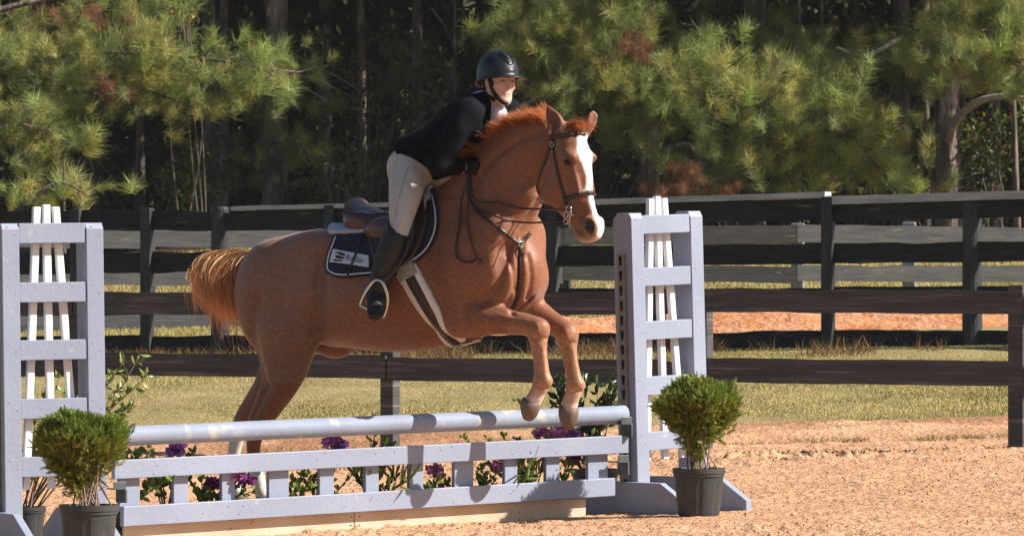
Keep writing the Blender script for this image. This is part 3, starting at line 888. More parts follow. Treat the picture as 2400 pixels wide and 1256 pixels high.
# muscle lines, tendons and folds pressed into the surface (depth > 0) or raised (< 0)
def vnormals(V, F):
    n = np.cross(V[F[:, 2]] - V[F[:, 0]], V[F[:, 3]] - V[F[:, 1]]); N_ = np.zeros_like(V)
    for k in range(4): np.add.at(N_, F[:, k], n)
    return N_ / (np.linalg.norm(N_, axis=1)[:, None] + 1e-12)
px_, py_ = pix(HW); HN = vnormals(HW, HF_); disp = np.zeros(len(HW))
face = np.clip(-HN[:, 1] * 2 + .15, 0, 1)
for pts, wd, dep in (
    ([(1196, 580), (1180, 630), (1160, 680), (1132, 706)], 9, .020), ([(1217, 585), (1219, 650), (1214, 700), (1200, 730)], 7, .024),
    ([(1193, 600), (1204, 640), (1208, 680)], 6, .012), ([(1238, 600), (1245, 650), (1236, 700)], 6, .012), ([(1228, 560), (1222, 600)], 6, .012),
    ([(1180, 700), (1195, 668), (1198, 640)], 6, -.008), ([(1112, 704), (1152, 727), (1205, 740)], 6, .005), ([(1125, 768), (1180, 771), (1228, 776)], 5, .007),
    ([(1106, 694), (1092, 735), (1090, 775), (1105, 792)], 11, .008), ([(752, 600), (741, 680), (738, 760), (744, 796)], 16, .034),
    ([(604, 690), (592, 770), (604, 850), (620, 900)], 11, .020), ([(628, 905), (602, 955), (588, 990)], 6, .014), ([(665, 880), (640, 930), (622, 985)], 7, -.006),
    ([(1262, 472), (1226, 530), (1196, 575)], 9, .014), ([(1290, 303), (1222, 326), (1152, 376), (1112, 436)], 9, .010), ([(1262, 452), (1274, 418), (1288, 370), (1296, 330)], 7, .014),
    ([(1252, 808), (1256, 845), (1259, 878)], 4, .013), ([(1324, 814), (1331, 850), (1336, 882)], 4, .013), ([(1244, 790), (1262, 798), (1280, 792)], 4, .009), ([(1312, 802), (1328, 808), (1346, 802)], 4, .009), ([(1258, 762), (1262, 780)], 6, -.006), ([(1326, 775), (1330, 792)], 6, -.006), ([(1262, 905), (1285, 912)], 4, .007), ([(1338, 916), (1362, 918)], 4, .007), ([(1272, 815), (1276, 850), (1279, 880)], 4, -.004), ([(1343, 820), (1350, 855), (1355, 885)], 4, -.004),
    ([(1343, 395), (1354, 436), (1360, 468)], 5, -.006), ([(1350, 533), (1362, 546), (1376, 557)], 3.5, .010), ([(1363, 500), (1366, 520), (1364, 540)], 4, .005),
    ([(1140, 722), (1190, 742), (1236, 752)], 3.5, -.004), ([(1105, 700), (1118, 704)], 6, -.006), ([(1080, 470), (1100, 540), (1122, 610)], 12, .012), ([(1010, 640), (1040, 700), (1070, 740)], 14, .008),
    ([(1372, 516), (1384, 512), (1394, 522), (1394, 540), (1388, 548)], 4, -.006), ([(700, 830), (735, 812), (760, 800)], 8, .012), ([(690, 640), (700, 700), (690, 760)], 28, -.012), ([(790, 600), (800, 690), (800, 770)], 30, -.008), ([(1130, 560), (1150, 610), (1160, 640)], 14, -.008), ([(1060, 560), (1050, 650), (1060, 720)], 22, -.006),
    ([(1215, 440), (1180, 500), (1150, 560)], 20, .008), ([(1245, 400), (1210, 460)], 16, -.006), ([(1326, 386), (1338, 386)], 4, .005), ([(1318, 400), (1330, 396)], 4, -.004)):
    q = catmull(np.array(pts, float), 6); best = np.full(len(HW), 1e9)
    for a, b in zip(q[:-1], q[1:]):
        ab = b - a; t = np.clip(((px_ - a[0]) * ab[0] + (py_ - a[1]) * ab[1]) / (ab @ ab + 1e-9), 0, 1)
        best = np.minimum(best, (px_ - a[0] - ab[0] * t) ** 2 + (py_ - a[1] - ab[1] * t) ** 2)
    disp -= dep * np.exp(-best / wd ** 2) * face
HW = HW + HN * disp[:, None]; HVl = HB.w2l(HW)

# coat colours: chestnut, roan frosting on the quarters, paler legs, blaze, socks, muzzle
px_, py_ = pix(HW)
C = np.tile(np.array([[.215, .080, .039]]), (len(HW), 1))
def blend(C, m, col): return C * (1 - m[:, None]) + np.array(col) * m[:, None]
roan = sstep(1010, 700, px_) * (py_ < 900) * (.55 + .45 * n3(HW, 3.5, 5)) * .75
C = blend(C, roan, (.245, .130, .094))
C = blend(C, np.clip((n3(HW, 2.2, 9) - .45) * 2.2, 0, 1) * .4, (.30, .135, .07))
neckm = sstep(1180, 1230, px_) * sstep(470, 560, py_) * .3
C = blend(C, neckm, (.32, .12, .05))
lat_ = HVl[:, 1]
fore = (px_ > 1190) * (py_ > 700)
C = blend(C, fore * sstep(735, 830, py_) * .8, (.40, .21, .11))
C = blend(C, fore * sstep(900, 932, py_) * (.35 + .5 * (n3(HW, 30, 3) > .5)), (.50, .34, .25))
C = blend(C, fore * np.where(lat_ < 0, sstep(928, 938, py_ + .25 * (px_ - 1245)), sstep(944, 952, py_ + .15 * (px_ - 1334))), (.66, .55, .47))
hind = (px_ < 700) * (py_ > 1000)
lat_ = HVl[:, 1]
C = blend(C, hind * np.where(lat_ < 0, sstep(1068, 1085, py_), sstep(1012, 1026, py_)), (.62, .58, .54))
# head: blaze measured in the head's own frame
hl = HH.w2l(HW); isH = (px_ > 1268) & (py_ < 580) & (py_ > 235) & (HVl[:, 0] > .20)
x0 = np.interp(py_, [h[1] for h in hs], [HH.l(h[0], h[1], 0)[0] for h in hs])
fwd = hl[:, 0] - x0
bw = np.interp(py_, [312, 325, 345, 372, 400, 440, 490, 515, 545], [.030, .046, .060, .052, .036, .030, .030, .036, .024])
edge = (n3(HW, 26, 12) - .5) * .030
lcen = np.interp(py_, [312, 372, 440, 500, 545], [.012, .008, .006, .012, .016])
bl = isH & (fwd > .02) & (py_ > 312)
C = blend(C, bl * sstep(.008, -.006, np.abs(hl[:, 1] - lcen) - bw - edge), (.80, .78, .76))
C = blend(C, (isH & (py_ > 545)) * sstep(545, 562, py_) * .75, (.55, .36, .30))
C = blend(C, (isH & (py_ > 505) & (fwd < .07) & (np.abs(hl[:, 1]) > .03)) * sstep(505, 530, py_) * .55, (.14, .075, .05))
nc = HH.w(1382, 531, -.064)
C = blend(C, sstep(.036, .024, np.sqrt(((HW - nc) / np.array([1, 1, 1.55])) ** 2 @ np.ones(3))) * 1.0, (.025, .014, .012))
ec = HH.w(1331, 379, -.10)
C = blend(C, sstep(.040, .016, np.linalg.norm(HW - ec, axis=1)) * .8, (.05, .025, .018))
# dark ear rims and hollows
er = (py_ < 296) & (HVl[:, 0] > .16) & (px_ > 1275)
C = blend(C, er * sstep(300, 280, py_) * (px_ < 1308) * .55, (.10, .03, .014))
C = np.concatenate([C, np.ones((len(C), 1))], 1)

m_coat = mat('chestnut_coat', (.68, .66, .65), (1.06, 1.06, 1.06), rough=.50, scale=240, detail=2, bump=.0006, bscale=260, spec=.36, attr='tint', lo=.3, hi=.62, sheen=.14, c3=(1.20, 1.20, 1.24), scale3=60, lo3=.50, hi3=.68, stretch=(.45, .45, 1.0))
horse = thing('horse', HB.w(700, 1190), 'chestnut roan horse with a white blaze jumping over the pole', 'horse')
hbody = mk('body', HW, HF_, m_coat, horse, True, C)
bvh = BVHTree.FromPolygons([tuple(v) for v in HW], [tuple(f) for f in HF_.tolist()])

# hooves
m_hoof = mat('hoof_horn', (.105, .072, .054), (.16, .11, .08), rough=.55, scale=30, stretch=(1, 1, .3), bump=.002, bscale=30, spec=.35)
def hoof(cor, toe, lat, r0, r1, ln, flex=False):
    """coronet centre pixel -> toe pixel"""
    a, t = HB.w(*cor, lat), HB.w(*toe, lat)
    ax = (t - a); ax = ax / np.linalg.norm(ax)
    side = HB.lat; fr = np.cross(side, ax); V = []; F = []; n = 22
    if np.dot(fr, HB.fw) < 0: fr = -fr
    prof = [(-.012, .92, .0), (0, 1.0, .0), (.30, 1.08, .05), (.60, 1.02, .12), (.85, .80, .20), (1.0, .52, .26)] if flex else [(-.012, .90, .0), (0, 1.0, .0), (.35, 1.10, .10), (.7, 1.2, .20), (.97, 1.30, .28), (1.0, 1.24, .28)]
    for q, rr, sh in prof:
        for k in range(n):
            an = 2 * math.pi * k / n; c, s_ = math.cos(an), math.sin(an)
            cut = 1.0 if c > -.3 else .86
            heel = q if c > 0 else q * (1 + .28 * c)
            V.append(a + ax * ln * heel + fr * (r0 * rr * c * cut + sh * r0 * .45) + side * (r1 * rr * s_))
    m_ = len(prof)
    for i in range(m_ - 1):
        for k in range(n): F.append((i * n + k, i * n + (k + 1) % n, (i + 1) * n + (k + 1) % n, (i + 1) * n + k))
    F.append(tuple((m_ - 1) * n + k for k in range(n))); F.append(tuple(range(n - 1, -1, -1)))
    mk('hoof', V, F, m_hoof, horse, True)
hoof((1245, 938), (1229, 984), -.16, .056, .050, .108, True)
hoof((1333, 952), (1323, 1010), .15, .057, .050, .125, True)
hoof((617, 1164), (622, 1196), -.14, .048, .046, .075)
hoof((561, 1164), (566, 1194), .14, .048, .046, .075)

# eyes
m_eye = mat('horse_eye', (.008, .005, .004), rough=.22, spec=.4)
for sd_, pxx in ((-1, 1331), (1, 1331 + 58)):
    c = HB.l2w(hm(1331, 380, .0905, sd_))
    V = []; F = []
    q = MB().lathe((0, 0, 0), [(.0200 * math.sin(a), .0185 * math.cos(a)) for a in np.linspace(.02, 3.12, 10)], 16)
    o = mk('eye', np.array(q.V) + c, q.F, m_eye, horse, True)
# ------------------------------------------------------------------ hair
CAMV = Vector((0, 0, CAMZ))
def drape(px, py, off=0.0, tree=None):
    """point where the sight line of a landmark meets the horse, lifted off the coat"""
    d = Vector((float((px - CX) / FPX), 1.0, float((HOR - py) / FPX))).normalized()
    h, n, i, t = (tree or bvh).ray_cast(CAMV, d)
    if h is None:
        h, n, i, t = (tree or bvh).find_nearest(Vector(HH.w(px, py, .06) if (px > 1255 and py < 580) else HB.w(px, py, -.05)))
    return h + n * off, n

def strands(name, mat_, parent, roots, gen, w=.004, segs=5, seed=0, cols=None):
    """hair as tapered two-sided strips"""
    r = np.random.default_rng(seed); V = []; F = []; Cc = []
    for i, rt in enumerate(roots):
        pts = gen(rt, r)
        side = np.array([r.normal(), r.normal(), r.normal()]); side /= np.linalg.norm(side)
        b = len(V); n = len(pts); tint = .55 + .75 * r.random()
        wi = w * (.6 + .8 * r.random())
        for k, p in enumerate(pts):
            tp = pts[min(k + 1, n - 1)] - pts[max(k - 1, 0)]
            s_ = np.cross(tp, side); s_ /= (np.linalg.norm(s_) + 1e-9)
            ww = wi * (1 - (k / (n - 1)) ** 2 * .9) * .5
            V += [p - s_ * ww, p + s_ * ww]; tk = tint * (.72 + .55 * k / (n - 1)); Cc += [[tk, tk * .98, tk * .96]] * 2
            if k: F.append((b + 2 * k - 2, b + 2 * k - 1, b + 2 * k + 1, b + 2 * k))
    return mk(name, V, np.array(F), mat_, parent, True, np.array(Cc))

m_mane = mat('mane_hair', (.42, .14, .045), (.58, .24, .09), rough=.45, scale=9, spec=.35, attr='tint', trans=.3)
m_tail = mat('tail_hair', (.68, .35, .16), (.80, .50, .27), rough=.45, scale=6, spec=.35, attr='tint', trans=.42)
# mane: crest line from the withers end to the poll, brushed up and blown back
crest = np.array([HB.w(x, y, l) for x, y, l in ((1108, 392, .0), (1130, 350, .0), (1170, 318, -.01), (1215, 296, -.03), (1255, 284, -.055), (1296, 282, -.085))])
crest = catmull(crest, 8)
r0 = np.random.default_rng(3); roots = []
for i in range(9500):
    t = r0.random() ** .9; f = t * (len(crest) - 1); j = min(int(f), len(crest) - 2)
    p = crest[j] + (crest[j + 1] - crest[j]) * (f - j)
    roots.append((np.concatenate([p + HB.lat * (r0.normal() * .022 - .012) + np.array([0, 0, -.018 - .03 * r0.random() ** 2]), [t]]), int(t * 64 + r0.normal() * .6)))
clump = {}
def gmane(rt, r):
    p, ci = rt; t = p[3]; p = p[:3]
    if ci not in clump:
        q = np.random.default_rng(900 + ci); clump[ci] = (q.normal(), q.normal(), .7 + .6 * q.random())
    a, b, ln = clump[ci]
    ln = ln * np.interp(t, [0, .12, .3, .7, 1], [.16, .19, .125, .12, .13]) * (.6 + .5 * r.random())
    back = -HB.fw * np.interp(t, [0, .3, 1], [.95, .75, .30]); up = np.array([0, 0, np.interp(t, [0, .15, .4, 1], [.30, .45, .75, 1.0])])
    d = back * (1 + .55 * a) + up + HB.lat * (-.30 + .55 * b) + .09 * r.normal(size=3)
    d /= np.linalg.norm(d)
    sag = np.array([0, 0, -1.0]) * .5 + HB.lat * -.25
    return [p + d * ln * s + sag * ln * s * s * .45 for s in (0, .25, .5, .75, 1)]
strands('mane', m_mane, horse, roots, gmane, .0025, seed=5)
# forelock between the ears
roots = []
for i in range(900):
    p = HH.w(1342, 293, 0) + HH.lat * r0.normal() * .020 + HH.fw * (r0.random() * .05 - .02)
    roots.append(p)
def gfore(p, r):
    l = .03 + .055 * r.random() ** 1.5; s0 = r.normal(size=3) * .8
    d = HH.fw * (.5 + .3 * r.random()) + np.array([0, 0, .55 + .3 * r.random()]) + HH.lat * (.25 * r.normal() + .15) + s0 * .4
    return [p + d * l * s + np.array([0, 0, -1.05]) * l * s * s + HH.fw * .25 * l * s * s for s in (0, .25, .5, .75, 1)]
strands('forelock', m_mane, horse, roots, gfore, .0024, seed=6)
# tail: carried out behind, hair falling from the dock
dock = catmull(np.array([HB.w(604, 602, .0), HB.w(575, 596, .01), HB.w(540, 595, .015), HB.w(505, 600, .02), HB.w(475, 612, .02)]), 6)
roots = []
for i in range(5200):
    t = r0.random(); f = t * (len(dock) - 1); j = min(int(f), len(dock) - 2)
    p = dock[j] + (dock[j + 1] - dock[j]) * (f - j); rr = .030 * (1 - .5 * t)
    a = r0.random() * 6.283
    roots.append((p + HB.lat * math.cos(a) * rr + np.array([0, 0, math.sin(a) * rr]), t, math.sin(a), int(r0.random() * 70)))
def gtail(rt, r):
    p, t, up, ci = rt
    q = np.random.default_rng(300 + ci + int(t * 6) * 71); ja, jb, jc = q.normal(), q.normal(), q.random()
    ln = np.interp(t, [0, .3, .7, 1], [.30, .33, .29, .20]) * (.55 + .30 * r.random() + .50 * jc * jc + (.45 * r.random() if r.random() < .10 else 0))
    end = p + HB.fw * (np.interp(t, [0, .5, 1], [-.10, -.03, .05]) / .87 + .035 * ja) + np.array([0, 0, -ln]) + HB.lat * (.05 * jb - .02) + .022 * r.normal(size=3)
    p1 = p - HB.fw * (.07 + .07 * r.random()) * np.interp(t, [0, 1], [1.1, .55]) + np.array([0, 0, .010 + .022 * up]) + HB.lat * .03 * ja
    p2 = end + np.array([0, 0, .13 * ln / .3]) - HB.fw * (.05 + .03 * ja) + HB.lat * .02 * jb
    end = end + HB.fw * (.05 * jc * r.random())
    return [p * (1 - s) ** 3 + 3 * p1 * s * (1 - s) ** 2 + 3 * p2 * s * s * (1 - s) + end * s ** 3 for s in (0, .14, .28, .42, .56, .7, .85, 1)]
strands('tail', m_tail, horse, roots, gtail, .0045, seed=8)
# two long stray tail hairs
q = [HB.w(*p) for p in ((560, 690, .0), (557, 740, .0), (552, 790, .0), (541, 815, .0), (527, 838, .0))]
q2 = [HB.w(*p) for p in ((556, 742, .02), (540, 778, .02), (518, 772, .02), (498, 768, .02))]
mb = MB(); mb.tube(catmull(q, 4), .0022, 5); mb.tube(catmull(q2, 4), .0020, 5)
for k in range(16):
    a = np.array(HB.w(470 + 5.2 * k, 700 + r0.normal() * 12, .02)); d = np.array([r0.normal() * .05 - .02, 0, -.06 - .05 * r0.random()])
    mb.tube([a, a + d * .5 + np.array([.012 * r0.normal(), 0, 0]), a + d], [.0016, .0014, .0008], 4)
st = mb.build('stray_hairs', m_tail, horse, True); st['kind'] = 'stuff'

# ------------------------------------------------------------------ tack
m_navy = mat('navy_quilted_cotton', (.016, .017, .034), (.024, .025, .046), rough=.9, scale=120, bump=.001, bscale=300, spec=.2, sheen=.15)
m_wpipe = mat('white_piping', (.62, .62, .66), rough=.7)
m_patch = mat('white_patch', (.66, .66, .74), rough=.7, bump=.0005, bscale=500)
m_ink = mat('dark_print', (.03, .03, .045), rough=.7)
m_gold = mat('gold_print', (.30, .26, .10), rough=.7)
m_leather = mat('dark_brown_leather', (.030, .016, .012), (.048, .025, .018), rough=.38, scale=30, bump=.0008, bscale=200, spec=.45)
m_saddle = mat('red_brown_saddle_leather', (.085, .034, .026), (.12, .05, .038), rough=.30, scale=16, bump=.0008, bscale=160, spec=.55, coat=.25)
m_fleece = mat('white_fleece', (.82, .76, .70), (.66, .58, .52), rough=.95, scale=60, bump=.012, bscale=70, spec=.05, sheen=.4)
m_half = mat('pale_grey_half_pad', (.52, .53, .58), (.44, .45, .50), rough=.8, scale=30, bump=.001, bscale=120)
m_steel2 = mat('polished_steel', (.55, .56, .58), rough=.22, metal=1.0)
m_brass = mat('warm_metal', (.50, .38, .22), rough=.3, metal=1.0)
m_elastic = mat('grey_girth_elastic', (.28, .25, .21), (.38, .34, .29), rough=.9, scale=60)

def ribbon(pts, nrm, w, th, taper=None):
    """strap with a box section along pts, lying on normals nrm"""
    V = []; F = []; n = len(pts)
    for i in range(n):
        p = Vector(pts[i]); t = (Vector(pts[min(i + 1, n - 1)]) - Vector(pts[max(i - 1, 0)])).normalized()
        nn = Vector(nrm[i]); s_ = t.cross(nn).normalized(); nn = s_.cross(t).normalized()
        ww = (w if taper is None else w * taper[i]) / 2
        V += [p + s_ * ww, p + s_ * ww * .8 + nn * th, p - s_ * ww * .8 + nn * th, p - s_ * ww]
    for i in range(n - 1):
        b = i * 4
        for k in range(4):
            k2 = (k + 1) % 4; F.append((b + k, b + k2, b + 4 + k2, b + 4 + k))
    F += [(3, 2, 1, 0), (4 * n - 4, 4 * n - 3, 4 * n - 2, 4 * n - 1)]
    return V, F

def strap(name, pix_pts, w, th, m, parent, off=.003, sub=5, tree=None):
    q = catmull(np.array(pix_pts, float), sub)
    hp = [drape(x, y, off, tree) for x, y in q]
    P_ = np.array([h[0] for h in hp]); N_ = np.array([h[1] for h in hp])
    for _ in range(2):
        P_[1:-1] = .25 * P_[:-2] + .5 * P_[1:-1] + .25 * P_[2:]; N_[1:-1] = .25 * N_[:-2] + .5 * N_[1:-1] + .25 * N_[2:]
    V, F = ribbon(P_, N_, w, th)
    return mk(name, V, F, m, parent, True)

def mirror(V, body):
    L_ = body.w2l(np.array(V)); L_[:, 1] *= -1; return body.l2w(L_)

def far_copy(o, name, m, parent, body):
    """the same part on the other side of the horse"""
    c = np.array(WO[o.name]); V = np.array([v.co for v in o.data.vertices]) + c
    F = [tuple(reversed(p.vertices)) for p in o.data.polygons]
    return mk(name, mirror(V, body), F, m, parent, True)

def inpoly(px, py, poly):
    n = len(poly); r = np.zeros(px.shape, bool); j = n - 1
    for i in range(n):
        xi, yi = poly[i]; xj, yj = poly[j]
        c = ((yi > py) != (yj > py)) & (px < (xj - xi) * (py - yi) / (yj - yi + 1e-12) + xi)
        r ^= c; j = i
    return r

def drape_sheet(name, outline, m, parent, off, th, step=5.0, sub=4, puff=None, body=HB, tree=None):
    """cloth patch: outline in landmarks, laid on the coat; vertices snapped so that the edge is clean"""
    ol = catmull(np.array(list(outline) + [outline[0]], float), sub)[:-1] if sub > 1 else np.array(outline, float)
    c = ol.mean(0); R = 14
    rings = [ol * (k / R) + c * (1 - k / R) for k in range(R, 0, -1)]
    n = len(ol); V = []; N_ = []; ij = []
    for ring in rings:
        for x, y in ring:
            p, nn = drape(x, y, 0, tree); V.append(np.array(p)); N_.append(np.array(nn)); ij.append((x, y))
    p, nn = drape(*c, 0, tree); V.append(np.array(p)); N_.append(np.array(nn)); ij.append(tuple(c))
    V, N_, ij = np.array(V), np.array(N_), np.array(ij)
    hgt = np.full(len(V), off)
    if puff is not None: hgt = hgt + puff(ij[:, 0], ij[:, 1])
    T = V + N_ * hgt[:, None] + N_ * th; B = V + N_ * (off * .3)
    F = []
    for r in range(R - 1):
        for k in range(n):
            k2 = (k + 1) % n; F.append((r * n + k, r * n + k2, (r + 1) * n + k2, (r + 1) * n + k))
    for k in range(n): F.append(((R - 1) * n + k, (R - 1) * n + (k + 1) % n, R * n))
    m_ = len(V)
    F2 = [tuple(reversed([i + m_ for i in f])) for f in F]
    F3 = [(k, k + m_, (k + 1) % n + m_, (k + 1) % n) for k in range(n)]
    # orient outwards
    a, b, c_ = [T[i] for i in F[0][:3]]
    if np.dot(np.cross(b - a, c_ - a), N_[0]) < 0:
        F = [tuple(reversed(f)) for f in F]; F2 = [tuple(reversed(f)) for f in F2]; F3 = [tuple(reversed(f)) for f in F3]
    return mk(name, np.concatenate([T, B]), F + F2 + F3, m, parent, True), ol

# saddle pad
pad = thing('saddle_pad', HB.w(890, 560, -.3), 'navy quilted saddle pad with white piping and a white name patch', 'saddle pad')
pad_ol = [(786, 548), (770, 590), (766, 630), (776, 645), (800, 652), (840, 650), (880, 646), (930, 634), (965, 622), (1000, 598), (1022, 565), (1031, 530), (1030, 490), (1022, 456), (1012, 438), (985, 470), (940, 520), (880, 548), (830, 548)]
def quilt(x, y):
    a = np.abs(np.sin((x + y) * .235)); b = np.abs(np.sin((x - y) * .235))
    return .006 * np.minimum(a, b) ** .5
sheet, ol = drape_sheet('pad_cloth', pad_ol, m_navy, pad, .006, .006, sub=5, puff=quilt)
far_copy(sheet, 'pad_cloth', m_navy, pad, HB)
inner = [(788, 560), (777, 592), (773, 628), (781, 640), (802, 646), (840, 644), (880, 640)]
strap('piping', inner, .009, .004, m_wpipe, pad, .018, 6)
strap('piping', [(925, 628), (962, 616), (996, 592), (1016, 562), (1025, 530), (1024, 492), (1016, 460)], .009, .004, m_wpipe, pad, .018, 6)
# name patch with print
po = [(783, 587), (868, 603), (868, 629), (777, 616)]
den = []
for a, b in zip(po, po[1:] + po[:1]):
    den += [(a[0] + (b[0] - a[0]) * t / 6, a[1] + (b[1] - a[1]) * t / 6) for t in range(6)]
PAT = .0165
patch, _ = drape_sheet('name_patch', den, m_patch, pad, PAT, .0015, sub=1)
def on_patch(o_verts, ox, oy, sc, rot, lift=.0035):
    out = []
    c, s_ = math.cos(rot), math.sin(rot)
    for v in o_verts:
        x, y = ox + (v[0] * c + v[1] * s_) * sc, oy + (v[0] * s_ - v[1] * c) * sc
        p, nn = drape(x, y, PAT + lift); out.append(p)
    return out
def word(txt, ox, oy, sc, rot):
    cu = bpy.data.curves.new('txt', 'FONT'); cu.body = txt; cu.resolution_u = 3
    ob = bpy.data.objects.new('txt', cu); link(ob)
    dg = bpy.context.evaluated_depsgraph_get(); me = ob.evaluated_get(dg).to_mesh()
    vs = [v.co.copy() for v in me.vertices]; fs = [tuple(p.vertices) for p in me.polygons]
    bpy.data.objects.remove(ob)
    return mk('lettering', on_patch(vs, ox, oy, sc, rot), fs, m_ink, patch)
word('Radar', 812, 613.5, 19.5, math.radians(9.5))
def poly_print(pts, m, name='emblem'):
    V = [drape(x, y, PAT + .0035)[0] for x, y in pts]
    return mk(name, V, [tuple(range(len(V)))], m, patch)
# bird's-head emblem: layered dark strokes with a pale eye band and gold edge
poly_print([(787, 594), (800, 594), (811, 599), (812, 604), (806, 603), (797, 599)], m_ink)
poly_print([(789, 601), (798, 602), (806, 606), (811, 606), (808, 611), (797, 610), (790, 607)], m_ink)
poly_print([(786, 610), (795, 612), (806, 613), (804, 616), (794, 616), (785, 614)], m_ink)
poly_print([(800, 600), (805, 602), (804, 604), (800, 603)], m_gold)
# billet strap hanging over the pad behind the leg
strap('billet_strap', [(853, 548), (838, 600), (828, 625), (818, 652)], .014, .003, m_leather, pad, .024, 4)

# half pad and saddle
hp = thing('half_pad', HB.w(815, 540, -.1), 'pale grey half pad showing behind and before the saddle', 'half pad')
o, _ = drape_sheet('rear_panel', [(768, 546), (778, 536), (800, 528), (835, 530), (868, 538), (868, 549), (830, 552), (790, 554), (772, 552)], m_half, hp, .022, .012, sub=3)
far_copy(o, 'rear_panel', m_half, hp, HB)
o, _ = drape_sheet('front_panel', [(1003, 440), (1012, 436), (1014, 455), (1010, 480), (1006, 500), (1003, 480), (1000, 458)], m_half, hp, .028, .01, sub=3)
far_copy(o, 'front_panel', m_half, hp, HB)
sad = thing('saddle', HB.w(890, 520, 0), 'dark red-brown leather jumping saddle under the rider', 'saddle')
q = SDF(L(760, 760, -.34) * [1, 0, 1] + [0, -.46, 0], L(1060, 400, .34) * [1, 0, 1] + [0, .46, 0], .007)
qr = lambda px, py, lat, r1, r2: [*HB.l(px, py, lat), r1, r2]
q.tube([qr(824, 500, 0, .150, .070), qr(855, 508, 0, .150, .066), qr(905, 520, 0, .125, .060), qr(960, 500, 0, .11, .060), qr(1000, 462, 0, .085, .055)], LAT, k=0, sub=5)
q.ell(HB.l(826, 484, 0), (.050, .160, .058), [(.85, 0, -.5), (0, 1, 0), (.5, 0, .85)], k=.03)
for sd_ in (-1, 1):
    q.ell(HB.l(842 + 28 * (sd_ + 1), 520, sd_ * .13), (.095, .06, .060), None, k=.02)
    q.ell(HB.l(905 + 40 * (sd_ + 1), 540, sd_ * .17), (.14, .06, .075), None, k=.03)
V, F = q.surface(); seat = mk('seat', HB.l2w(V), F, m_saddle, sad, True)
strap('seat_welt', [(808, 497), (830, 503), (868, 505), (905, 500)], .008, .005, m_leather, sad, .002, 4, tree=BVHTree.FromPolygons([tuple(v) for v in HB.l2w(V)], [tuple(f) for f in F.tolist()]))
flap_ol = [(872, 512), (905, 500), (950, 500), (985, 470), (1003, 446), (1011, 470), (1006, 530), (990, 580), (962, 615), (925, 640), (895, 640), (878, 600), (868, 560)]
o, _ = drape_sheet('flap', flap_ol, m_leather, sad, .026, .010, sub=4, puff=lambda x, y: .018 * np.exp(-((x - 985) / 12) ** 2) * (y < 600))
far_copy(o, 'flap', m_leather, sad, HB)
o, _ = drape_sheet('skirt', [(862, 510), (905, 498), (912, 512), (905, 545), (880, 560), (866, 545)], m_leather, sad, .040, .006, sub=3)
far_copy(o, 'skirt', m_leather, sad, HB)

# girth
gr = thing('girth', HB.w(1010, 720, -.3), 'brown girth edged with white fleece behind the horse\'s elbow', 'girth')
gl = [(952, 632), (975, 672), (1005, 722), (1035, 765), (1060, 791), (1073, 798)]
o = strap('fleece', gl[:1] + [(966, 655)] + gl[1:], .135, .018, m_fleece, gr, .004, 6); far_copy(o, 'fleece', m_fleece, gr, HB)
o = strap('girth_leather', [(958, 640)] + gl[1:], .062, .006, m_leather, gr, .021, 6); far_copy(o, 'girth_leather', m_leather, gr, HB)
o = strap('elastic', [(949, 624), (957, 640), (963, 651)], .108, .008, m_elastic, gr, .022, 4); far_copy(o, 'elastic', m_elastic, gr, HB)

strap('buckle_strap', [(1066, 795), (1085, 797), (1105, 793), (1128, 787)], .022, .006, m_leather, gr, .012, 5)
# stirrup
st = thing('stirrup', HB.w(880, 720, -.42), 'steel stirrup iron with leather hanging at the horse\'s near side', 'stirrup')
ir = [(844, 716, -.475), (850, 700, -.475), (861, 678, -.475), (874, 661, -.47), (885, 656, -.465), (896, 661, -.46), (905, 680, -.45), (909, 702, -.44), (905, 725, -.435), (898, 744, -.435)]
mb = MB(); mb.tube([HB.w(*p) for p in catmull(np.array(ir, float), 4)], .0095, 10); mb.build('iron', m_steel2, st, True)
a, b = HB.w(843, 718, -.475), HB.w(899, 746, -.435); ax = Vector(b - a); dn = Vector(HB.fw * .5 - HB.lat * .87).normalized()
mb = MB().box(Vector(a) - dn * .022, ax, dn * .044, Vector((0, 0, .014))); bevel(mb.build('tread', m_steel2, st), .003)
mb = MB().box(Vector(a) - dn * .019 + ax * .1 + Vector((0, 0, .0145)), ax * .8, dn * .038, Vector((0, 0, .006))); mb.build('tread_pad', m_leather, st)
lp = [HB.w(*p) for p in ((960, 560, -.37), (946, 600, -.40), (926, 630, -.43), (906, 650, -.455), (889, 659, -.465))]
V, F = ribbon(catmull(np.array(lp), 4), [-HB.lat] * 17, .026, .005); mk('stirrup_leather', V, F, m_leather, st, True)

# breastplate
bp = thing('breastplate', HB.w(1217, 575, -.05), 'dark leather breastplate crossing the horse\'s chest', 'breastplate')
strap('shoulder_strap', [(1100, 425), (1100, 462), (1122, 498), (1155, 525), (1188, 550), (1215, 572)], .020, .005, m_leather, bp, .005, 6)
strap('shoulder_strap', [(1217, 572), (1232, 560), (1241, 545)], .020, .005, m_leather, bp, .006, 6)
strap('chest_strap', [(1217, 574), (1220, 615), (1219, 655), (1214, 695), (1203, 724)], .020, .005, m_leather, bp, .006, 6)
c, n_ = drape(1217, 573, .012)
mb = MB(); mb.tube([c + n_.orthogonal().normalized() * .016 * math.cos(a) + n_.cross(n_.orthogonal()).normalized() * .016 * math.sin(a) for a in np.linspace(0, 6.283, 17)], .004, 6, False); mb.build('ring', m_steel2, bp, True)
mb = MB(); lp = [np.array(drape(1218, 572, .012)[0]), np.array(drape(1226, 590, .03)[0]), HB.w(1236, 598, -.06), HB.w(1252, 595, -.02), HB.w(1256, 578, .10)]
V, F = ribbon(catmull(np.array(lp), 4), [HB.fw] * 17, .018, .004); mk('martingale_fork', V, F, m_leather, bp, True)

